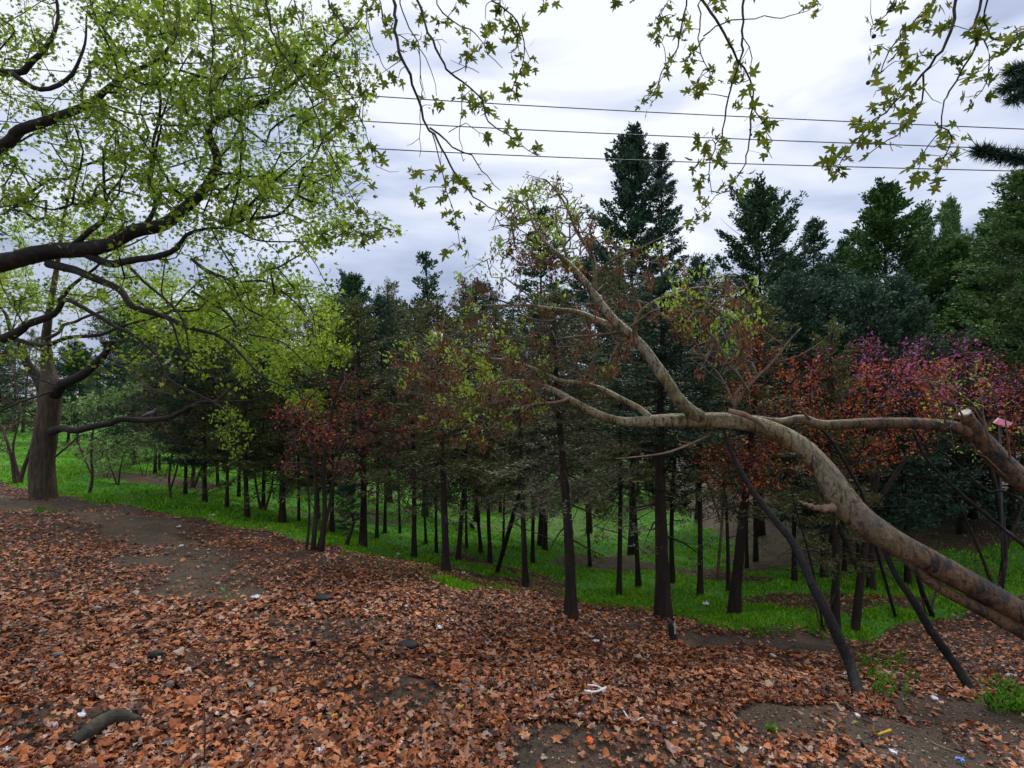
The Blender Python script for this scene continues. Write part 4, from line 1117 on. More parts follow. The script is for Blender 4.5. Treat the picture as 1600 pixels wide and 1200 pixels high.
def rear_left_tree():
    rg = np.random.default_rng(303); T = Tree(303)
    base = G(68, 779); Y = base[1]
    p, r = pxl([(66,730,Y,.19),(72,680,Y,.175),(78,640,Y,.17),(80,612,Y,.17),(76,580,Y+.1,.11),(72,530,Y+.1,.075),(80,470,Y,.052),(90,410,Y,.038),(98,350,Y,.028),(110,290,Y,.018),(120,220,Y,.008)])
    T.limb([base - [0, 0, .15], base + [0, 0, .08]] + p, [.25, .205] + r)
    def lb(lst): p, r = pxl([(a, b, c + Y, d_) for a, b, c, d_ in lst]); T.limb(p, r, kink=.025)
    lb([(80,674,-.1,.075),(100,672,-.2,.060),(140,669,-.3,.056),(175,665,-.4,.052),(192,656,-.45,.050),(225,657,-.5,.046),(262,652,-.55,.042),(280,642,-.6,.038),(300,632,-.6,.034),(345,628,-.7,.026),(385,622,-.7,.018),(420,618,-.7,.01),(470,600,-.7,.005)])
    lb([(300,634,-.6,.022),(340,622,-.65,.02),(358,605,-.7,.02),(385,593,-.7,.014),(430,588,-.7,.008),(500,560,-.7,.004)])
    lb([(84,618,-.05,.11),(100,600,-.1,.095),(125,588,-.15,.08),(145,570,-.2,.07),(160,558,-.25,.06),(167,545,-.25,.055),(158,535,-.25,.05)])
    lb([(167,548,-.25,.03),(172,536,-.25,.035),(180,533,-.25,.03)])
    lb([(158,535,-.25,.028),(190,533,-.3,.012)])
    lb([(168,560,-.25,.018),(200,572,-.3,.014),(222,598,-.35,.012),(250,612,-.4,.009),(290,622,-.4,.005)])
    lb([(68,610,0,.09),(52,580,.1,.075),(38,555,.1,.06),(20,520,.1,.04),(0,480,.1,.02),(-30,440,.1,.01)])
    lb([(90,608,-.1,.022),(60,620,-.3,.020),(20,635,-.5,.018),(-30,650,-.6,.012)])
    lb([(92,605,-.1,.016),(60,592,-.3,.014),(20,588,-.4,.012),(-30,588,-.5,.008)])
    lb([(86,714,-.2,.018),(105,700,-.25,.016),(125,685,-.3,.012),(138,678,-.3,.004)])
    lb([(78,480,0,.035),(120,440,-.1,.028),(170,400,-.3,.018),(230,370,-.4,.01)])
    lb([(72,530,0,.03),(130,500,-.3,.024),(200,480,-.6,.018),(280,480,-.9,.012),(360,480,-1,.008),(440,480,-1.1,.004)])
    canopy = [(-60,400),(40,330),(160,330),(250,380),(330,430),(400,440),(330,500),(240,530),(180,500),(100,480),(20,490),(-60,520)]
    yel = [(250,430),(430,420),(500,440),(540,480),(548,540),(520,600),(510,640),(492,668),(470,640),(430,610),(390,600),(350,560),(280,540),(200,520),(260,470)]
    dang = [(318,650),(360,640),(390,668),(400,700),(380,722),(345,700)]
    dang2 = [(452,620),(492,620),(490,660),(468,678)]
    T.fill(np.vstack([region(canopy, 480, (Y - 1.3, Y + 1.8), rg, clumpbias(9, .03)), region(yel, 640, (Y - 2.0, Y + .4), rg, clumpbias(12, .045, -.05, .1)), region(dang, 24, (Y - 1.1, Y - .5), rg), region(dang2, 16, (Y - 1.1, Y - .5), rg)]),
           step=.2, bf=.3, jitter=.035, droop=.06, tip=.0028, expo=.45, maxr=.022)
    root = link("old_tree", None, None, tuple(base), "thick furrowed tree on the bare path at left with a long horizontal limb", "tree")
    def place(me, name, **k): return link(name, me, root, tuple(-base), **k)
    place(limbs_mesh(T.chains[:1], "trunk", M_oldbark, 18, .05, 3), "trunk")
    for i, c in enumerate(T.chains[1:]): place(limbs_mesh([c], "limb", M_limbbark if c[1][0] > .03 else M_twig, 9, .08, 60 + i), "limb")
    tw = Acc(); T.twig_acc(tw, 3); place(tw.mesh("twigs", M_twig, True), "twigs", kind="stuff")
    tips = np.array(T.tips); a = Acc()
    ids = np.concatenate([tips, T.parent[tips], T.parent[T.parent[tips]]]); ids = ids[ids >= T.n0]
    leaves_at(a, T.P[ids], T.dr[ids] * .5 + [0, 0, .2], 5, SIM + PAL[:1], (.045, .08), .06, rg, droop=.1, spread_dir=.8)
    place(a.mesh("leaves", M_yellow), "leaves", kind="stuff")
rear_left_tree()

# ------------------------------------------------------------------ redbuds and other small multi-stemmed trees
def small_tree(name, stems, polys, N, depth, leafmats, label, seed, bark=M_twig, per=5, size=(.03, .06), twigtip=.0022, cat="tree", frac=1.0, tmpl=None, base_px=None, step=.18, bias=None):
    rg = np.random.default_rng(seed); T = Tree(seed)
    base = G(*base_px)
    for s in stems:
        pts = [P(a, b, base[1] + c) for a, b, c, _ in s]; r = [q[3] for q in s]
        if s[0][3] > 0 and s is stems[0] or len(s) and s[0][2] == 0 and abs(s[0][1] - base_px[1]) < 6:
            pts[0] = base - [0, 0, .08] + [pts[0][0] - base[0], 0, 0]
        T.limb(pts, r, step=.12)
    tg = region(polys, N, (base[1] + depth[0], base[1] + depth[1]), rg, bias)
    T.fill(tg, step=step, bf=.3, jitter=.035, droop=.05, tip=twigtip, expo=.45, maxr=.016)
    root = link(name, None, None, tuple(base), label, cat)
    def place(me, nm, **k): return link(nm, me, root, tuple(-base), **k)
    for i, c in enumerate(T.chains): place(limbs_mesh([c], "stem", M_conbark if bark is M_purple else bark, 7, .08, seed + i), "stem")
    tw = Acc(); T.twig_acc(tw, 3); place(tw.mesh("twigs", bark, True), "twigs", kind="stuff")
    tips = np.array(T.tips); ids = np.concatenate([tips, T.parent[tips]]); ids = ids[ids >= T.n0]
    for j, (m, fr, nm, test) in enumerate(leafmats):
        pos = T.P[ids]; py = 620 - (pos[:, 2] - 1.6) / pos[:, 1] * F; pxx = 800 + pos[:, 0] / pos[:, 1] * F
        cl = smooth_noise(pos[:, 0], pos[:, 2], seed + 7 * j, 3.5)
        k = (rg.uniform(0, 1, len(ids)) < fr * np.clip(.6 + cl, .1, 1.2)) & test(pxx, py)
        a = Acc()
        if k.any(): leaves_at(a, pos[k], T.dr[ids][k] * .6, per, tmpl or SIM, size, .05, rg, spread_dir=.8)
        place(a.mesh(nm, m), nm, kind="stuff")
    return root

anyw = lambda x, y: np.ones(len(x), bool)
small_tree("redbud_tree", [
    [(1335,985,0,.05),(1345,900,0,.04),(1360,800,.1,.035),(1375,720,.1,.025),(1380,640,.1,.015),(1390,590,.1,.008)],
    [(1345,900,0,.03),(1310,820,0,.025),(1290,740,-.1,.02),(1270,660,-.1,.014),(1250,590,-.1,.007)],
    [(1360,800,.1,.028),(1400,740,0,.022),(1440,680,0,.016),(1490,620,0,.01),(1530,560,0,.005)]],
    [[(1130,600),(1170,500),(1215,540),(1290,545),(1350,525),(1440,530),(1470,610),(1450,700),(1300,760),(1180,720)],
     [(1380,560),(1450,560),(1520,525),(1600,580),(1640,600),(1640,680),(1500,660),(1400,640)],
     [(1080,700),(1150,680),(1240,680),(1230,760),(1150,780),(1100,740)]],
    1250, (-1.0, 1.0), [(M_orange, 1.0, "seed_pods", lambda x, y: (y > 565) | (x < 1250)), (M_pink, .5, "blossom", lambda x, y: (x > 1260) & (y < 640)), (M_darkred, .55, "dark_pods", anyw)],
    "redbud with purple blossom and orange pods behind the leaning trunk's level limb", 411, M_purple, 4, (.022, .05), base_px=(1335, 985), bias=clumpbias(31, .09, -.05, .2))
small_tree("redbud_tree", [
    [(1560,922,0,.05),(1570,860,0,.04),(1560,780,0,.035),(1540,700,0,.025),(1520,620,0,.014),(1500,540,0,.006)],
    [(1570,860,0,.03),(1600,780,.1,.022),(1620,680,.1,.012)],
    [(1556,922,0,.03),(1530,860,0,.02),(1500,790,0,.012),(1470,720,0,.006)]],
    [[(1440,540),(1510,515),(1570,560),(1660,580),(1660,720),(1540,700),(1420,700),(1400,600)]],
    600, (-1.0, 1.2), [(M_orange, .6, "seed_pods", lambda x, y: y > 600), (M_pink, .5, "blossom", lambda x, y: y < 620), (M_darkred, .8, "dark_pods", anyw)],
    "dark stemmed redbud with purple and red twigs at the right picture edge", 412, M_purple, 4, (.02, .05), base_px=(1568, 922), bias=clumpbias(32, .09, -.05, .2))
small_tree("redbud_tree", [
    [(501,861,0,.040),(508,800,0,.030),(506,740,0,.026),(515,660,0,.018),(530,600,0,.012),(545,560,0,.007)],
    [(488,858,0,.032),(494,800,-.05,.026),(491,720,-.1,.020),(480,650,-.1,.014),(462,600,-.1,.008)],
    [(492,860,0,.022),(513,800,0,.020),(528,720,0,.016),(565,660,0,.010),(610,640,0,.005)],
    [(478,856,0,.018),(484,800,0,.014),(478,740,0,.010),(460,690,0,.006)]],
    [[(430,640),(470,610),(520,590),(560,570),(600,610),(640,650),(660,700),(600,720),(560,700),(480,690),(440,700)],
     [(420,640),(520,640),(560,740),(440,740)]],
    620, (-1.2, .8), [(M_darkred, .85, "dark_pods", anyw), (M_orange, .16, "seed_pods", lambda x, y: y > 600)],
    "small multi-stemmed tree with dark red pods standing at the litter's upper edge", 413, M_purple, 3, (.022, .05), base_px=(503, 861), bias=clumpbias(33, .08, -.05, .2))
# bare grey twiggy bush inside the wood
small_tree("bare_tree", [
    [(1120,905,0,.03),(1128,820,0,.025),(1135,720,0,.018),(1150,640,0,.012),(1160,560,0,.006)],
    [(1128,820,0,.02),(1100,740,0,.014),(1070,660,0,.010),(1060,590,0,.005)]],
    [[(1020,520),(1180,500),(1210,600),(1180,700),(1060,720),(1010,640)]],
    260, (-1., 1.), [(M_darkred, .55, "dark_pods", anyw), (M_orange, .35, "seed_pods", anyw)],
    "thin dark red podded tree showing beneath the leaning tree's rising limb", 414, M_palebark, 4, (.035, .06), base_px=(1120, 905))
small_tree("bare_tree", [
    [(300,765,0,.05),(302,720,0,.035),(296,670,0,.025),(290,620,0,.015),(280,580,0,.006)], [(300,765,0,.04),(320,720,0,.03),(340,670,0,.02),(360,620,0,.008)]],
    [[(180,590),(300,560),(420,590),(430,700),(330,720),(200,700)]], 420, (-1.2, 1.2), [(M_darkred, .6, "dark_buds", anyw)],
    "twiggy purple brown tree behind the left slope trees, under the horizontal limb", 415, M_twig, 3, (.03, .06), base_px=(300, 762), twigtip=.004)
# pale leaved shrubs at the left
small_tree("leafy_shrub", [
    [(138,771,0,.035),(145,745,0,.025),(142,700,0,.020),(150,650,0,.012),(160,610,0,.006)],
    [(145,745,0,.018),(125,700,0,.010),(115,660,0,.006)]],
    [[(95,630),(150,615),(230,590),(225,605),(150,640),(100,655)], [(110,700),(160,680),(260,690),(255,705),(180,715),(120,725)], [(100,670),(170,655),(200,660),(150,672)]],
    190, (-.8, .9), [(M_shrubleaf, 1.0, "leaves", anyw)],
    "pale green shrub with curved dark stem directly right of the thick furrowed tree", 421, M_twig, 7, (.05, .10), base_px=(138, 771), cat="shrub")
small_tree("leafy_shrub", [
    [(185,762,0,.02),(188,730,0,.014),(200,690,0,.008)], [(185,762,0,.02),(170,720,0,.012),(165,690,0,.006)]],
    [[(140,690),(230,670),(260,700),(200,730),(140,740)]],
    140, (-.7, .9), [(M_shrubleaf, 1.0, "leaves", anyw)],
    "low pale green shrub on grass farther right of the curved stemmed shrub", 422, M_twig, 6, (.05, .10), base_px=(185, 758), cat="shrub")
# forked saplings on the left slope
small_tree("forked_sapling", [
    [(268,782,0,.028),(264,750,0,.022),(268,715,0,.018),(275,680,0,.012),(280,640,0,.006)], [(266,765,0,.020),(276,735,0,.016),(282,700,0,.012),(300,650,0,.006)]],
    [[(230,620),(330,610),(340,690),(300,720),(240,700)]], 170, (-.8, .8), [(M_darkred, .35, "dark_buds", anyw)],
    "dark V-shaped forked sapling with purple brown twigs on the left grass slope", 423, M_twig, 4, (.03, .05), base_px=(268, 782), cat="sapling")
small_tree("forked_sapling", [
    [(410,797,0,.035),(402,770,0,.025),(398,735,0,.018),(400,690,0,.010)], [(411,797,0,.03),(424,765,0,.022),(430,720,0,.015),(440,670,0,.008)]],
    [[(370,640),(460,640),(470,720),(370,730)]], 150, (-.8, .8), [(M_darkred, .3, "dark_buds", anyw)],
    "widely forked dark sapling at the litter's edge, mid left slope", 424, M_twig, 4, (.03, .05), base_px=(411, 800), cat="sapling")
# bare bush at far left
small_tree("bare_bush", [
    [(28,756,0,.06),(38,730,0,.04),(52,690,0,.03),(60,640,0,.018),(55,580,0,.01),(60,520,0,.005)],
    [(25,756,0,.05),(18,715,0,.03),(8,680,0,.02),(-10,640,0,.012),(-30,580,0,.006)],
    [(30,745,0,.03),(20,700,0,.022),(30,650,0,.015),(22,580,0,.009),(15,520,0,.005)]],
    [[(-60,500),(60,520),(60,640),(100,700),(0,720),(-60,700)]], 520, (-1., 1.), [(M_darkred, .3, "dark_buds", anyw)],
    "bare dark many-stemmed bush at the left edge beside the thick furrowed tree", 425, M_twig, 3, (.03, .05), base_px=(28, 756), cat="bush")
for i, (px, py, w, lab) in enumerate([(-15,745,60,"bare bush of leaning dark stems cut by the left picture edge"),(225,745,50,"small bare dark bush on the grass under the horizontal limb"),(165,748,36,"tiny bare bush on the grass behind the curved stem shrub"),(1450,964,60,"small bare dark bush beneath the leaning trunk at the litter's edge"),(1285,985,45,"sparse bare twigs at the foot of the black leaning pole"),(1545,955,60,"bare dark scrub under the leaning trunk near the right edge")]):
    h = w * 1.3
    small_tree("bare_bush", [[(px, py, 0, .012), (px - w * .2, py - h * .5, 0, .008), (px - w * .4, py - h, 0, .004)], [(px, py, 0, .012), (px + w * .2, py - h * .5, 0, .008), (px + w * .45, py - h, 0, .004)]],
        [[(px - w * .8, py - h * 1.2), (px + w * .8, py - h * 1.2), (px + w * .5, py - h * .2), (px - w * .5, py - h * .2)]], 45, (-.4, .4), [(M_darkred, .1, "dark_buds", anyw)], lab, 430 + i, M_twig, 2, (.02, .04), base_px=(px, py), cat="bush", twigtip=.002)

# thin forked sapling near the black pole
def sapling_pair():
    base = G(1303, 985)
    a = Acc()
    pa = [base + [0.05, 0, -.05], P(1300, 940, base[1]), P(1304, 880, base[1]), P(1300, 800, base[1] + .1), P(1290, 700, base[1] + .2), P(1270, 600, base[1] + .3)]
    q, r = spline(pa, [.016, .014, .012, .010, .007, .003]); tube(a, q, r, 6, wob=.08)
    pb = [base + [-.12, 0, -.05], P(1278, 930, base[1]), P(1262, 860, base[1]), P(1240, 780, base[1]), P(1225, 700, base[1] + .2)]
    q, r = spline(pb, [.014, .012, .010, .007, .003]); tube(a, q, r, 6, wob=.08)
    root = link("thin_sapling", None, None, tuple(base), "two thin dark sapling stems rising crossed just behind the black leaning pole", "sapling")
    link("stem", a.mesh("stem", M_pole, True), root, tuple(-base))
sapling_pair()

# leaning dead poles
def pole(pts, rads, label, name="dead_pole", m=M_pole, foot=True):
    p = [P(a, b, c) for a, b, c in pts]
    if foot:
        g = G(pts[-1][0], pts[-1][1]); p[-1] = g - [0, 0, .06]
    q, r = spline(p, rads, .05); a = Acc()
    base = q[-1]
    tube(a, q - base, r, 9, wob=.10, seed=len(label))
    me = a.mesh(name, m, True)
    return link(name, me, None, tuple(base), label, "dead branch")
pole([(1128,662,4.5),(1140,700,4.45),(1165,750,4.35),(1200,800,4.25),(1240,850,4.15),(1270,915,4.0),(1300,975,3.9),(1328,1040,3.85),(1352,1108,3.8)], [.012,.017,.021,.025,.029,.033,.035,.036,.042], "long black dead branch leaning from the trunk's curve down to the green weeds")
pole([(1378,850,4.1),(1400,900,4.1),(1425,935,4.1),(1455,985,4.1),(1490,1035,4.1),(1530,1086,4.1)], [.016,.021,.026,.030,.030,.032], "shorter black dead branch leaning from under the trunk toward the grass clump")
pole([(1262,650,4.75),(1300,690,4.8),(1330,740,4.9),(1350,780,5.0),(1362,830,5.1),(1400,960,5.4)], [.008,.012,.014,.014,.015,.017], "thin dark branch crossing behind the trunk's bend in front of the redbud")
pole([(1425,672,4.8),(1450,720,4.8),(1500,770,4.8),(1560,820,4.8),(1620,870,4.8),(1720,960,4.7)], [.008,.012,.014,.015,.017,.02], "long thin dark branch running down right beneath the level limb")
pole([(1430,688,4.9),(1480,712,4.9),(1540,765,4.9),(1610,790,4.9),(1760,900,4.8)], [.005,.008,.009,.010,.014], "thin grey branch above the longer one, running toward the right edge")
pole([(834,834-160,8.4),(806,790,8.4),(775,896,8.6)], [.03,.035,.038], "slanting dead pole leaned against a conifer in the valley grass")
pole([(735,818,16),(748,845,16),(757,868,16)], [.05,.06,.07], "short dead trunk leaning left before the bright far clearing", name="dead_log")
pole([(1430,878,6.2),(1440,920,6.2),(1460,962,6.1)], [.02,.024,.026], "short black stick leaning behind the second black branch under the trunk")

# ------------------------------------------------------------------ plane tree overhead: hanging sprays
def plane_tree():
    rg = np.random.default_rng(505)
    bx, by = 2.6, -2.4
    base = np.array([bx, by, float(H(bx, by)[0])])
    root = link("plane_tree", None, None, tuple(base), "plane tree above the viewer, its leafy sprays hanging from the top of the view", "tree")
    def place(me, name, parent=root, **k):
        return link(name, me, parent, tuple(-base) if parent is root else (0, 0, 0), **k)
    fork = base + [0, 0, 3.6]
    a = Acc(); q, r = spline([base - [0, 0, .2], base + [0, 0, .5], base + [.05, 0, 2], fork, fork + [-.1, -.2, 2.0], fork + [-.3, -.3, 4]], [.42, .30, .26, .25, .16, .06], .15); tube(a, q, r, 16, wob=.04)
    place(a.mesh("trunk", M_smooth, True), "trunk")
    c2 = lambda x, y: (500 + x / 2.857, y / 2.857)
    c3 = lambda x, y: (1000 + x / 2.667, y / 2.667)
    c1 = lambda x, y: (x / 2.5, y / 2.5)
    S = [
     (c2, 3.9, [(335,-120),(335,0),(345,200),(400,330),(450,480),(490,580),(560,700),(640,830),(720,900),(830,960),(900,1010)], .014),
     (c2, 3.8, [(440,-120),(440,0),(500,180),(570,310),(640,370),(720,440),(750,540),(830,600),(900,650),(965,690)], .010),
     (c2, 4.1, [(350,-60),(370,60),(430,180),(450,330),(450,560),(445,700)], .006),
     (c2, 3.9, [(490,570),(600,660),(680,700),(740,790),(805,850)], .007),
     (c2, 3.9, [(500,590),(530,700),(560,840),(600,960),(625,1100)], .005),
     (c2, 4.0, [(520,-80),(525,20),(600,100),(700,150),(750,240),(815,305)], .006),
     (c2, 3.7, [(760,-120),(770,0),(860,60),(910,180),(900,300),(855,400)], .007),
     (c2, 4.0, [(640,370),(630,480),(630,620),(640,720)], .004),
     (c2, 4.2, [(200,-100),(205,0),(215,150),(290,300),(350,360)], .006),
     (c2, 4.1, [(260,-60),(300,130),(430,200),(500,320),(520,430)], .005),
     (c2, 3.9, [(580,330),(650,300),(710,325)], .004),
     (c2, 3.9, [(575,590),(650,560),(740,600)], .0035),
     (c2, 3.7, [(960,-100),(990,-30),(1000,20)], .005),
     (c2, 3.6, [(1290,-90),(1310,-30),(1330,10)], .004),
     (c3, 3.7, [(255,-120),(265,0),(310,80),(380,210),(430,290),(470,380),(470,450),(510,510),(550,585)], .011),
     (c3, 3.7, [(430,-120),(430,0),(425,150),(415,250),(370,400),(350,540),(310,620),(290,720),(300,810)], .009),
     (c3, 3.8, [(240,-100),(250,0),(250,150),(260,260),(300,330)], .006),
     (c3, 3.7, [(465,400),(460,560),(440,650),(430,700),(380,770),(320,820),(240,885)], .006),
     (c3, 3.8, [(265,150),(340,100),(430,80),(560,75),(620,65),(700,45)], .005),
     (c3, 3.9, [(190,-80),(190,20),(150,200),(90,300),(50,400),(5,435)], .007),
     (c3, 3.9, [(110,-80),(120,0),(70,80)], .004),
     (c3, 3.7, [(425,150),(465,240),(460,330)], .004),
     (c3, 3.5, [(1320,-140),(1310,0),(1290,140),(1230,240),(1180,310),(1110,380),(1050,440),(980,500),(890,600),(830,685),(790,695)], .011),
     (c3, 3.6, [(1250,-100),(1240,0),(1130,100),(1040,210),(1000,300),(965,320)], .007),
     (c3, 3.5, [(1420,-120),(1420,0),(1400,100),(1400,180),(1350,280),(1290,380),(1260,450),(1255,530),(1200,610),(1155,720)], .009),
     (c3, 3.5, [(1255,530),(1300,570),(1260,680),(1230,740)], .005),
     (c3, 3.5, [(1400,150),(1450,200),(1440,340),(1395,410)], .005),
     (c3, 3.6, [(1090,-80),(1060,20),(980,100),(962,150)], .005),
     (c3, 3.5, [(1180,310),(1170,420),(1100,530),(1000,610),(910,675)], .006),
     (c3, 3.4, [(1440,-60),(1440,120),(1500,170),(1600,130),(1700,100)], .006),
     (c1, 4.3, [(1040,-120),(1040,0),(1080,170),(1180,330),(1240,470),(1260,560),(1290,680),(1280,765)], .011),
     (c1, 4.4, [(820,-120),(825,0),(835,200),(820,330),(835,460)], .010),
     (c1, 4.2, [(1280,-100),(1290,20),(1380,160),(1400,280),(1390,400)], .007),
     (c1, 4.3, [(1150,-100),(1150,0),(1200,150),(1290,260),(1340,340)], .007),
     (c1, 4.5, [(900,-100),(910,60),(960,200),(950,350)], .006),
     (c1, 4.2, [(1320,300),(1400,420),(1440,560),(1470,650)], .005),
     (c1, 4.3, [(1270,570),(1340,700),(1420,830),(1540,915)], .005),
     (c1, 4.3, [(1290,690),(1310,800),(1400,900),(1470,940)], .004),
     (c1, 4.5, [(640,-100),(650,40),(700,150),(720,300)], .006),
    ]
    T = Tree(606); T.p = [fork]; T.par = [-1]; T.rad = [.2]; T.pl = [0]; T.dir = [np.array([0, 1., 0])]
    anchors = []
    parts = []
    tuftsets = []
    def rnd(n): return rg.normal(0, 1, n)
    tops = []
    for fn, dep, pts, r0 in S:
        q = [P(*fn(x, y), dep + .05 * math.sin(i * 1.7)) for i, (x, y) in enumerate(pts)]
        # small zigzags
        qq = spline(q, np.linspace(r0, .0022, len(q)), .06)
        w = qq[0].copy(); m = len(w)
        w[1:-1] += rg.normal(0, .006, (m - 2, 3))
        parts.append((w, qq[1]))
        if pts[0][1] < 0: tops.append((w[0], r0))
    # boughs overhead outside the frame
    tp = np.array([t[0] for t in tops])
    groups = [(-2.6, -1.2), (-1.2, -.3), (-.3, .5), (.5, 1.9), (1.9, 4.5)]
    for lo_, hi_ in groups:
        idx = [i for i in range(len(tp)) if lo_ <= tp[i, 0] < hi_]
        if not idx: continue
        cen = tp[idx].mean(0) + [0, 0, .45]
        pp = [fork, fork * .55 + cen * .45 + [0, 0, .55], cen + [0, -.3, .25], cen + [0, .6, .05]]
        q, r = spline(pp, [.14, .09, .045, .02], .12); a = Acc(); tube(a, q, r, 9, wob=.06)
        place(a.mesh("bough", M_smooth, True), "bough")
        for i in idx:
            j = np.linalg.norm(q - tp[i], axis=1).argmin()
            aa = Acc(); mid = (q[j] + tp[i]) / 2 + [0, 0, .08]
            s_, r_ = spline([q[j], mid, tp[i]], [tops[i][1] * 1.6, tops[i][1] * 1.3, tops[i][1]], .1)
            tube(aa, s_, r_, 6); place(aa.mesh("branch", M_limbbark, True), "branch")
    TU = [(c2, 3.9, [(470,190),(640,130),(740,90),(800,70),(660,230),(730,200),(840,110),(890,140),(890,240),(940,270),(900,350),(855,410),(500,470),(640,440),(720,480),(770,460),(740,590),(850,580),(880,630),(960,670),(430,770),(430,860),(545,770),(560,860),(660,820),(745,825),(590,930),(620,970),(700,930),(830,900),(890,900),(570,1110),(640,1100),(270,330),(350,350),(290,110),(210,50),(540,90),(450,60),(250,20),(410,180),(610,10),(680,450),(600,790),(1000,15),(1320,0),(820,20),(860,190),(760,140),(210,310),(330,250),(200,400),(140,470),(900,960),(850,1000)]),
          (c3, 3.7, [(60,100),(100,30),(190,80),(150,130),(210,200),(215,245),(120,280),(75,370),(60,400),(10,430),(310,20),(700,20),(740,30),(410,280),(310,300),(370,340),(230,370),(260,390),(430,330),(420,450),(540,500),(520,545),(310,575),(340,590),(520,620),(240,690),(350,650),(245,755),(430,740),(410,780),(320,810),(250,830),(290,870),(230,890),(130,60),(70,150),(240,340),(270,590)]),
          (c3, 3.5, [(985,90),(1080,20),(1010,180),(1080,150),(1080,210),(990,260),(1100,110),(1210,40),(1270,90),(1240,30),(1100,260),(1150,240),(1300,250),(1370,130),(1420,130),(1420,260),(1370,340),(1390,410),(1470,300),(1480,180),(1540,150),(1580,160),(1040,370),(980,450),(1070,400),(1140,410),(1100,490),(920,520),(890,590),(960,590),(1030,550),(1140,470),(850,660),(790,690),(845,700),(1180,630),(1160,720),(1300,560),(1330,570),(1270,620),(1260,680),(1230,730),(1310,660),(1010,380),(1090,360),(930,530),(1200,90),(1550,190)]),
          (c1, 4.3, [(900,60),(940,120),(1000,40),(1060,90),(1120,60),(1180,60),(1230,120),(1300,60),(1340,110),(1380,180),(1330,220),(1390,260),(1350,300),(1400,350),(1430,360),(1370,410),(1340,480),(1390,500),(1420,560),(1440,600),(1470,640),(1400,690),(1430,740),(1390,800),(1410,850),(1460,870),(1500,880),(1530,910),(1470,930),(1430,920),(1380,900),(830,100),(860,180),(800,240),(850,280),(940,260),(1000,200),(1050,270),(1120,180),(700,60),(740,120),(760,200),(660,120),(620,60),(1250,300),(1280,380),(1300,430),(1260,520),(1240,220)])]
    allp = np.concatenate([w for w, _ in parts])
    twig = Acc(); leafpos = []; leafdir = []
    for fn, dep, tl in TU:
        for (x, y) in tl:
            c = P(*fn(x, y), dep)
            # nearest node of the sprays, in true space
            dd = np.linalg.norm((allp - c) * [1, .5, 1], axis=1); j = dd.argmin()
            near = allp[j]
            c = np.array([c[0], near[1] + rg.normal(0, .08), 0]); pr = P(*fn(x, y), c[1]); c = pr
            L = np.linalg.norm(c - near)
            if L > .03:
                mid = (near + c) / 2 + rg.normal(0, .012, 3) + [0, 0, .015]
                q, r = spline([near, mid, c], [.0035, .003, .002], .04); tube(twig, q, r, 4, cap=False)
            n = int(rg.integers(4, 8))
            for _ in range(n):
                leafpos.append(c + rg.normal(0, .028, 3)); leafdir.append(rg.normal(0, .8, 3) + [0, 0, -.45])
    # bare side twigs
    for w, r in parts:
        for _ in range(max(1, len(w) // 9)):
            j = rg.integers(0, len(w)); d_ = rg.normal(0, 1, 3); d_[2] -= .5; d_ /= np.linalg.norm(d_); L = rg.uniform(.05, .22)
            m_ = w[j] + d_ * L * .5 + rg.normal(0, .01, 3)
            e_ = w[j] + d_ * L + [0, 0, .02]
            tube(twig, [w[j], m_, e_], [.003, .0024, .0016], 3, cap=False)
            if rg.uniform() < .25: leafpos += [e_ + rg.normal(0, .015, 3) for _ in range(2)]; leafdir += [rg.normal(0, .8, 3) + [0, 0, -.3] for _ in range(2)]
    for w, r in parts:
        a = Acc(); tube(a, w, r, 6, wob=.12, seed=int(abs(w[0, 0]) * 100)); place(a.mesh("hanging_branch", M_limbbark, True), "hanging_branch")
    place(twig.mesh("twigs", M_limbbark, True), "twigs", kind="stuff")
    pos = np.array(leafpos); dr = np.array(leafdir)
    sz = rg.uniform(.055, .105, len(pos)); M = rot_from(dr, rg.normal(0, 1.0, len(pos)))
    # leaves that show largest become leaves of their own
    app = sz / pos[:, 1]; order = np.argsort(-app); single = order[:300]; rest = order[300:]
    PT = [palmate(s, c, 5, .36) for s, c in ((31, .2), (32, -.25), (33, .5), (34, .1))]
    lt = rg.integers(0, 4, len(pos))
    a = Acc()
    for t in range(4):
        w = rest[lt[rest] == t]; scatter(a, PT[t][0], PT[t][1], pos[w], M[w], sz[w])
    place(a.mesh("foliage", M_plane), "foliage", kind="stuff")
    tones = [(.14, .19, .02), (.20, .26, .03), (.27, .31, .045)]
    tm = [leaf_mat("young_leaf_tone", [(0, tuple(c * .8 for c in t_)), (1, t_)], .5, .45, 14, .6, (.55, .5, .5)) for t_ in tones]
    mm = {}
    for i in single:
        key = (int(lt[i]), int(rg.integers(0, 3)))
        if key not in mm:
            q = Acc(); q.add(*PT[key[0]]); mm[key] = q.mesh("leaf", tm[key[1]])
        o = link("leaf", mm[key], root)
        o.matrix_local = Matrix.Translation([float(c) for c in pos[i] - base]) @ Matrix([[float(c) for c in row] for row in M[i]]).to_4x4() @ Matrix.Scale(float(sz[i]), 4)
    # seed balls
    for (x, y) in [(962,155),(967,322),(475,518),(478,540),(560,612)]:
        c = P(*c3(x, y), 3.6); dd = np.linalg.norm(allp - c, axis=1); c[1] = allp[dd.argmin()][1]
        a = Acc(); us = np.linspace(0, math.pi, 7); q = np.stack([np.zeros(7), np.zeros(7), np.cos(us)], -1)
        rr = .014 if x > 900 else .008
        tube(a, q * rr + c - [0, 0, rr], np.sin(us) * rr + .0005, 9, wob=.10)
        tube(a, [c - [0, 0, rr * .2], allp[dd.argmin()]], [.0012, .0012], 3, cap=False)
        place(a.mesh("seed_ball", M_twig), "seed_ball")
plane_tree()

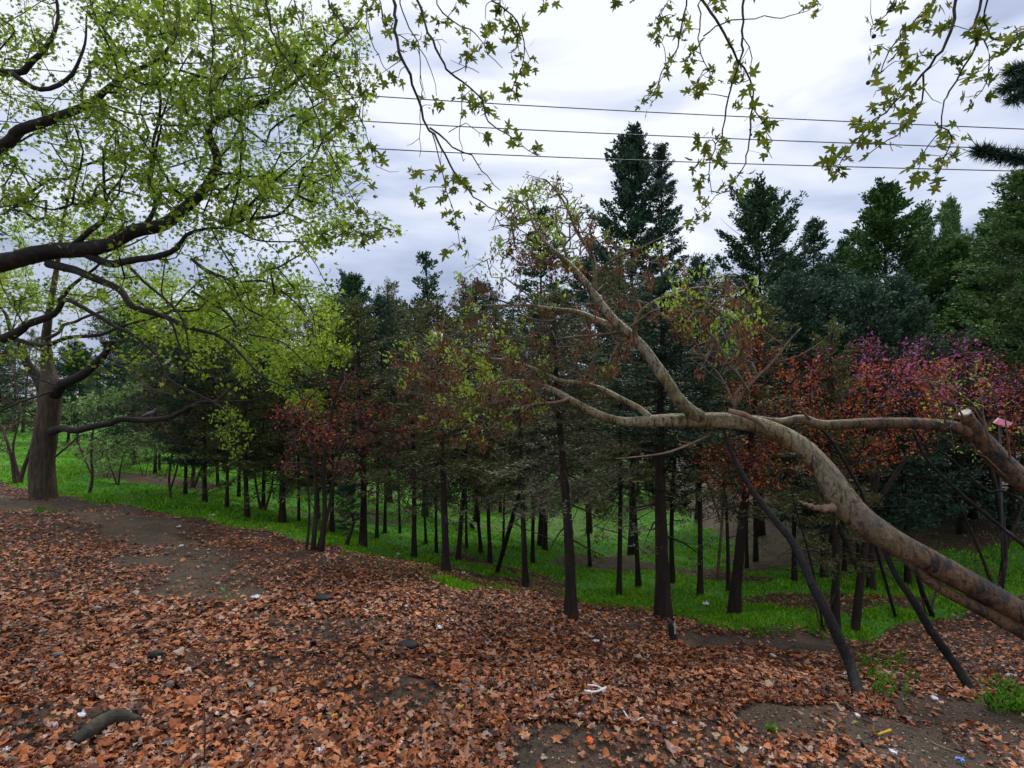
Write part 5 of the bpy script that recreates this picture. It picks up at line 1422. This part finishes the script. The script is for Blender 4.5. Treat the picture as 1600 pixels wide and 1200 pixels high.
# ------------------------------------------------------------------ pine with long needles at the right edge
def pine():
    rg = np.random.default_rng(71)
    root = conifer(1690, 0, 26, 60, 520, 150, 'pine', "long needled pine at the right edge, its branches poking into view", depth=7.5)
    base = np.array(root.location); Y = 7.5
    def tuftbranch(pts, rads, cones=()):
        q, r = spline([P(a, b, c) for a, b, c in pts], rads, .05)
        a = Acc(); tube(a, q, r, 6, wob=.08)
        o = link("needle_branch", a.mesh("needle_branch", M_conbark, True), root, tuple(-base))
        n = len(q); k = np.arange(int(n * .1), n)
        k = np.repeat(k, 130); d_ = rg.normal(0, 1, (len(k), 3)); t = np.gradient(q, axis=0); t /= np.linalg.norm(t, axis=1, keepdims=True); d_ = d_ + t[k] * 1.0
        M = rot_from(d_, rg.uniform(0, 6, len(k))); b = Acc()
        scatter(b, np.array([[0, 0, 0], [.035, .4, 0], [0, 1, 0], [-.035, .4, 0]]), np.array([[0, 1, 2], [0, 2, 3]]), q[k] + rg.normal(0, .006, (len(k), 3)), M, rg.uniform(.09, .19, len(k)))
        link("needles", b.mesh("needles", M_needle[1]), o, kind="stuff")
        for cx, cy in cones:
            c = P(cx, cy, Y - .6); aa = Acc(); us = np.linspace(0, math.pi, 7); tube(aa, np.stack([np.cos(us) * .03, us * 0, us * 0], -1) + c, np.sin(us) * .022 + .001, 7, wob=.15)
            link("pine_cone", aa.mesh("pine_cone", M_twig), o)
    tuftbranch([(1690,220,7.2),(1640,243,6.9),(1600,248,6.9),(1560,242,6.9),(1530,236,6.9)], [.03,.018,.012,.009,.006], [(1574,252)])
    tuftbranch([(1690,110,7.2),(1640,125,6.9),(1600,128,6.9),(1572,138,6.9)], [.03,.018,.012,.006])
    tuftbranch([(1690,90,7.2),(1640,100,6.9),(1600,108,6.9),(1580,112,6.9)], [.03,.018,.012,.006])
    tuftbranch([(1690,160,7.2),(1640,150,6.9),(1600,148,6.9),(1585,155,6.9)], [.03,.018,.012,.006])
pine()

# ------------------------------------------------------------------ overhead cables
def cable(p0, p1, p2, label):
    q, r = spline([P(*p0), P(*p1), P(*p2)], [.012] * 3, .5)
    a = Acc(); base = q[0]; tube(a, q - base, r, 6)
    link("power_cable", a.mesh("power_cable", M_wire, True), None, tuple(base), label, "cable", "three overhead cables")
cable((-900,10,13),(580,150,13),(2600,244,13), "topmost of the three overhead cables crossing the sky")
cable((-900,55,13),(530,187,13),(2600,268,13), "middle one of the three overhead cables crossing the sky")
cable((-900,100,13),(580,232,13),(2600,292,13), "lowest of the three overhead cables crossing the sky")

# ------------------------------------------------------------------ pigeon on the horizontal limb
def pigeon():
    c = P(235, 650, 8.55)
    root = link("pigeon", None, None, tuple(c), "grey pigeon perched on the long horizontal limb of the old tree", "bird")
    us = np.linspace(0, 1, 14)
    cl = np.array([[-.20, 0, -.065], [-.12, 0, -.03], [-.04, 0, .0], [.03, 0, .02], [.075, 0, .055], [.095, 0, .09], [.11, 0, .115], [.135, 0, .118]])
    q, r = spline(cl, [.012, .022, .050, .055, .038, .024, .027, .010], .012)
    R = Matrix.Rotation(math.radians(35), 3, 'Y')
    q = q + [0, 0, .06]
    a = Acc(); tube(a, q, r, 12); link("body", a.mesh("body", M_pigeon, True), root)
    for s in (-1, 1):
        a = Acc(); w, rr = spline([[.05, s * .045, .085], [-.03, s * .052, .065], [-.12, s * .03, .025], [-.18, s * .012, .0]], [.012, .024, .018, .004], .015)
        tube(a, w, rr, 8); link("wing", a.mesh("wing", M_stone, True), root)
        a = Acc(); tube(a, [[0, s * .018, .03], [.005, s * .018, -.012]], [.004, .004], 5); link("leg", a.mesh("leg", M_redp), root)
    a = Acc(); tube(a, [[.135, 0, .178], [.16, 0, .172]], [.006, .001], 6); link("beak", a.mesh("beak", M_beak), root)
    root.rotation_euler = (0, 0, math.radians(20)); root.scale = (.6, .6, .6)
pigeon()

# ------------------------------------------------------------------ pink sign at the right edge
def pink_sign():
    Y = 6.3; c = P(1568, 661, Y); g = np.array([c[0], Y, float(H(c[0], Y)[0])])
    root = link("pink_sign", None, None, tuple(g), "small pink diamond shaped board on a thin post near the right edge", "sign")
    a = Acc(); h = c[2] - g[2]
    o = np.array([[-.13, -.02, .0], [-.02, .03, .055], [.13, .02, .0], [.02, -.03, -.055]])
    tilt = np.array([[x, y, z + h] for x, y, z in o])
    v = np.vstack([tilt, tilt + [0, .018, .006]])
    a.quad(v, [[0, 1, 2, 3], [7, 6, 5, 4], [0, 4, 5, 1], [1, 5, 6, 2], [2, 6, 7, 3], [3, 7, 4, 0]])
    link("board", a.mesh("board", M_signpink), root)
    a = Acc(); tube(a, [[.0, .05, -.1], [.0, .05, h]], [.012, .012], 8); link("post", a.mesh("post", M_post, True), root)
pink_sign()

# ------------------------------------------------------------------ small broken stump, log, stick
def stump():
    b = G(1050, 1000)
    a = Acc(); q, r = spline([[0, 0, -.05], [0, 0, .06], [-.01, 0, .12], [-.012, 0, .17]], [.05, .034, .030, .016], .03); tube(a, q, r, 9, wob=.22, seed=4)
    root = link("broken_stump", None, None, tuple(b), "small splintered stump in the litter in front of the thickest dark trunk", "stump")
    link("stub", a.mesh("stub", M_pole, True), root)
    a = Acc(); tube(a, [[.02, -.01, .06], [.024, -.01, .14], [.026, -.01, .19]], [.014, .012, .002], 5); link("pale_splinter", a.mesh("pale_splinter", M_cut), root)
stump()
def log():
    p0, p1, p2, p3 = G(112, 1172), G(148, 1150), G(180, 1138), G(222, 1131)
    q, r = spline([p0 + [0, 0, .008], p1 + [0, 0, .03], p2 + [0, 0, .03], p3 + [0, 0, .012]], [.022, .036, .034, .016], .02); b = q[0].copy()
    a = Acc(); tube(a, q - b, r, 12, wob=.14, seed=2); link("rotten_log", a.mesh("rotten_log", M_logbark, True), None, tuple(b), "short dark rotten log half sunk in leaves, lower left corner", "log")
    b = G(318, 1200)
    a = Acc(); tube(a, [[0, 0, -.05], [.004, 0, .1], [-.002, 0.01, .20], [-.006, .0, .27]], [.004, .004, .003, .0015], 5)
    link("upright_twig", a.mesh("upright_twig", M_twig, True), None, tuple(b), "thin upright twig sticking out of the leaves at the bottom edge", "twig")
log()

# ------------------------------------------------------------------ litter and stones
def scrap(name, px, py, w, h, m, label, cat, seed, flat=.35, group=None):
    """crumpled scrap w x h pixels in size"""
    g = G(px, py); s = g[1] / F
    r = np.random.default_rng(seed); n = 7
    a = Acc(); gx, gy = np.meshgrid(np.linspace(-.5, .5, n), np.linspace(-.5, .5, n))
    W = w * s; D = max(h * s * 2.0, W * .3)
    x = gx.ravel() * W * (1 + .25 * r.normal(0, .4, n * n)); y = gy.ravel() * D * (1 + .25 * r.normal(0, .4, n * n))
    rad = np.hypot(gx, gy).ravel()
    k = np.minimum(1, .5 / np.maximum(rad, .01) * r.uniform(.55, 1.1, n * n)); x = x * k; y = y * k
    z = np.abs(r.normal(0, 1, n * n)) * W * flat * .35 + .010
    v = np.stack([x, y, z], -1); i = np.arange(n - 1)[:, None] * n + np.arange(n - 1)[None]
    v2 = v - [0, 0, .006]
    q = np.stack([i, i + 1, i + 1 + n, i + n], -1).reshape(-1, 4)
    a.quad(v, q); a.quad(v2, q[:, ::-1])
    return link(name, a.mesh(name, m), None, (g[0], g[1], g[2] + .012), label, cat, group)
def strip(name, pts, w, m, label, cat):
    q = [G(a, b) + [0, 0, .03] for a, b in pts]; q, r = spline(q, [w] * len(pts), .02); b = q[0].copy()
    a = Acc(); tube(a, q - b, r, 5, wob=.2); link(name, a.mesh(name, m, True), None, tuple(b), label, cat)
S_ = [
 ("plastic_bag",331,808,9,5,M_white,"white plastic bag lying on the grass of the left slope","bag"),
 ("paper_scrap",280,826,7,3,M_white,"small white paper scrap at the far edge of the leaf litter, left","litter"),
 ("paper_scrap",283,856,7,5,M_white,"pale scrap in the litter beside the bare path, left half","litter"),
 ("plastic_scrap",400,938,14,6,M_white,"white crumpled plastic at the end of the bare path","litter"),
 ("plastic_scrap",488,951,5,4,M_white,"tiny white scrap just left below the small black mat","litter"),
 ("plastic_scrap",687,985,11,7,M_white,"white scrap above and right of the oval black plate","litter"),
 ("plastic_scrap",243,1006,9,6,M_white,"whitish scrap above the dark stone in the left litter","litter"),
 ("plastic_scrap",306,1088,9,6,M_white,"small white scrap among leaves left of centre, near the bottom","litter"),
 ("plastic_bag",622,868,6,4,M_white,"tiny white bag on the grass at the foot of mid slope trees","bag"),
 ("plastic_bag",724,898,8,5,M_white,"small white bag on grass right of the tall dark trunk","bag"),
 ("plastic_bag",1103,947,12,6,M_white,"white plastic bag on the valley grass right of the thick trunk","bag"),
 ("plastic_bag",930,1008,15,8,M_white,"white crumpled bag in the litter, centre right","bag"),
 ("bottle_cap",929,1019,6,5,M_redp,"small red cap just below the white crumpled bag","litter"),
 ("plastic_scrap",907,1020,8,7,M_stone,"greyish scrap left of the red cap","litter"),
 ("plastic_scrap",1018,1056,7,5,M_white,"white scrap alone in the litter right of the white strips","litter"),
 ("plastic_scrap",1067,1078,13,5,M_stone,"pale grey curved scrap in the litter, right half","litter"),
 ("blue_scrap",1054,1103,4,6,M_bluep,"tiny bright blue scrap in the litter","litter"),
 ("plastic_scrap",1055,1138,9,6,M_white,"white scrap right of the long curled strip","litter"),
 ("plastic_scrap",926,1144,10,5,M_white,"white scrap on bare soil above the orange peel","litter"),
 ("orange_peel",922,1168,11,9,M_orangep,"bright orange peel on dark soil at bottom centre","peel"),
 ("yellow_scrap",716,1114,9,8,M_yellowp,"yellow scrap among leaves left of bottom centre","litter"),
 ("yellow_leaf",522,1130,11,7,M_yellowp,"yellowish leaf lying in the litter, lower left of centre","leaf"),
 ("plastic_scrap",498,1187,16,9,M_white,"off-white crumpled scrap near the bottom edge, left of centre","litter"),
 ("plastic_scrap",625,1172,9,6,M_white,"small white scrap near the bottom edge, left of the orange peel","litter"),
 ("plastic_scrap",82,1148,20,5,M_white,"long white curved scrap beside the rotten log","litter"),
 ("plastic_scrap",128,1132,18,6,M_white,"white torn scrap above the rotten log","litter"),
 ("plastic_scrap",154,1137,7,5,M_white,"small white lump touching the rotten log's upper side","litter"),
 ("plastic_scrap",12,1183,10,7,M_white,"whitish scrap in the extreme lower left corner","litter"),
 ("plastic_scrap",72,1104,9,6,M_stone,"pale grey scrap in the litter above the curved white one","litter"),
 ("plastic_scrap",1322,1060,9,6,M_white,"white scrap in the litter left of the green weeds","litter"),
 ("plastic_scrap",1208,1028,8,6,M_white,"small white scrap in dark litter right of the stump","litter"),
 ("yellow_scrap",1268,1048,8,5,M_yellowp,"small yellow scrap in litter left of the long black branch","litter"),
 ("plastic_scrap",1340,1125,7,6,M_white,"small white scrap at the foot of the long black branch","litter"),
 ("plastic_scrap",1460,1097,9,6,M_white,"white scrap on soil right of the green weeds","litter"),
 ("plastic_scrap",1580,1062,20,6,M_white,"white torn strip by the right edge above the grass clump","litter"),
 ("orange_scrap",1594,1051,9,4,M_orangep,"bright orange scrap at the right picture edge","litter"),
 ("plastic_scrap",1396,1186,10,6,M_white,"white scrap at the bottom edge, right part of bare soil","litter"),
 ("plastic_scrap",1190,1179,7,5,M_white,"tiny white scrap at the bottom of the bare soil","litter"),
 ("plastic_scrap",1500,1195,12,6,M_bluep,"bluish scrap at the bottom edge near the lower right corner","litter"),
]
for i, t in enumerate(S_): scrap(*t, seed=900 + i)
strip("plastic_strip", [(918,1080),(932,1084),(945,1089)], .006, M_white, "upper of two short white plastic strips in the litter", "litter")
strip("plastic_strip", [(913,1091),(930,1091),(948,1086)], .008, M_white, "lower of two short white plastic strips in the litter", "litter")
strip("plastic_strip", [(972,1117),(980,1130),(992,1138),(1004,1134),(1014,1142)], .005, M_white, "long curled whitish strip at the edge of the bare soil", "litter")
strip("yellow_stick", [(1373,1158),(1392,1150)], .007, M_yellowp, "short yellow stick on the bare soil, lower right", "stick")
strip("dry_stick", [(1262,1150),(1290,1158)], .004, M_palebark, "thin pale dry stick on the bare soil, lower right", "stick")
strip("dry_stick", [(1452,1168),(1480,1180),(1500,1187)], .006, M_palebark, "pale brown bent stick near the lower right corner", "stick")

def disc(name, px, py, w, hgt, m, label, cat, seed, asp=.6):
    g = G(px, py); s = g[1] / F; R = w / 2 * s
    a = Acc(); us = np.array([0, .35, .8, 1, 1, .8, .35, 0]); zs = np.array([0, 0, 0, .25, .6, .92, 1, 1]) * hgt
    r = np.random.default_rng(seed); n = 18; th = np.arange(n) / n * 6.283; ww = 1 + .10 * np.sin(th * 2 + r.uniform(0, 6)) + .05 * np.sin(th * 5 + 1)
    v = np.array([[math.cos(t) * u * R * q, math.sin(t) * u * R * q * asp, z] for u, z in zip(us + .001, zs) for t, q in zip(th, ww)])
    i = np.arange(len(us) - 1)[:, None] * n; j = np.arange(n)[None]; j2 = (j + 1) % n
    a.quad(v, np.stack([i + j, i + j2, i + n + j2, i + n + j], -1).reshape(-1, 4))
    link(name, a.mesh(name, m, True), None, (g[0], g[1], g[2] + .012), label, cat)
disc("oval_plate", 638, 1014, 32, .035, M_blackp, "oval black rubber plate lying on the leaves, centre left", "plate", 1)
disc("rubber_mat", 505, 940, 26, .03, M_blackp, "flat black mat on the litter behind the oval plate", "mat", 2, .8)
disc("dark_stone", 244, 1033, 17, .045, M_blackp, "dark rounded stone in the left litter", "stone", 3, .8)
disc("grey_stone", 265, 1083, 10, .04, M_stone, "small grey stone below the dark rounded stone", "stone", 4, .9)
disc("dark_clod", 562, 995, 12, .03, M_blackp, "small black lump on bare soil between mat and oval plate", "stone", 5)
disc("grey_stone", 727, 1074, 10, .03, M_stone, "small grey stone in the litter above the yellow scrap", "stone", 6)
disc("dark_stone", 1352, 1172, 14, .03, M_blackp, "black stone on the bare soil, lower right", "stone", 7)
disc("grey_stone", 90, 1032, 16, .03, M_stone, "flat bluish grey stone in the litter near the left edge", "stone", 8)

# ------------------------------------------------------------------ weeds and undergrowth
def weeds(name, poly, N, hgt, label, seed, cat="weeds", size=(.014, .034), m=M_weed, per=4):
    r = np.random.default_rng(seed); wp = [G(a, b)[:2] for a, b in poly]; w = np.array(wp)
    x = r.uniform(w[:, 0].min(), w[:, 0].max(), N * 4); y = r.uniform(w[:, 1].min(), w[:, 1].max(), N * 4)
    k = inpoly(x, y, wp) & (r.uniform(0, 1, N * 4) < np.clip(.35 + smooth_noise(x, y, seed, 7) * 1.4, .03, 1)); x, y = x[k][:N], y[k][:N]; z = H(x, y)
    a = Acc(); b = Acc()
    for X, Y_, Z in zip(x, y, z):
        h = r.uniform(.4, 1) * hgt; t = np.array([X + r.normal() * h * .3, Y_ + r.normal() * h * .3, Z + h])
        tube(b, [[X, Y_, Z - .01], (np.array([X, Y_, Z]) + t) / 2 + [0, 0, .01], t], [.0025, .002, .001], 3, cap=False)
        m_ = int(per * 2); tt = r.uniform(.3, 1, m_)[:, None]
        pos = np.array([X, Y_, Z]) * (1 - tt) + t * tt; M = rot_from(r.normal(0, 1, (m_, 3)) + [0, 0, .3], r.normal(0, .8, m_))
        scatter(a, SIM[0][0] * [1.3, 1, 1], SIM[0][1], pos, M, r.uniform(*size, m_))
    c = np.array([x.mean(), y.mean(), z.mean()])
    root = link(name, None, None, tuple(c), label, cat)
    link("leaves", a.mesh("leaves", m), root, tuple(-c), kind="stuff"); link("stems", b.mesh("stems", m), root, tuple(-c), kind="stuff")
weeds("weed_patch", [(1335,1040),(1370,1030),(1425,1040),(1430,1065),(1425,1100),(1385,1105),(1355,1085)], 130, .15, "patch of bright green leafy weeds beside the foot of the long black branch", 51)
weeds("weed_patch", [(1520,1085),(1560,1078),(1640,1085),(1660,1130),(1600,1125),(1530,1112)], 190, .12, "green grassy weed clump at the right edge by the second black branch's foot", 52)
weeds("weed_patch", [(1205,1143),(1215,1143),(1215,1150),(1205,1150)], 6, .05, "tiny green weed alone on the bare soil", 53)
weeds("weed_patch", [(1260,980),(1340,985),(1345,1005),(1260,1000)], 40, .08, "sparse low weeds on dark soil behind the long black branch", 54)
weeds("weed_patch", [(55,795),(85,795),(90,808),(55,808)], 60, .07, "small green tuft in the litter in front of the old tree", 55)
weeds("weed_patch", [(1160,985),(1240,992),(1240,1003),(1160,998)], 40, .08, "thin scattered weeds on the dark edge below the reddish leaning trunk", 56)
weeds("weed_patch", [(290,1105),(300,1105),(300,1118),(290,1118)], 8, .05, "tiny green seedling in the litter near the upright twig", 57)
weeds("weed_patch", [(330,930),(352,928),(360,942),(332,944)], 40, .06, "dull green moss tuft on the bare path", 58, m=M_shrubleaf)
# bushy young conifer at the foot of the red podded tree
conifer(541,853,5,795,845,26,'bushy',"waist high dark bushy seedling conifer beside the red-podded tree's foot", 0)
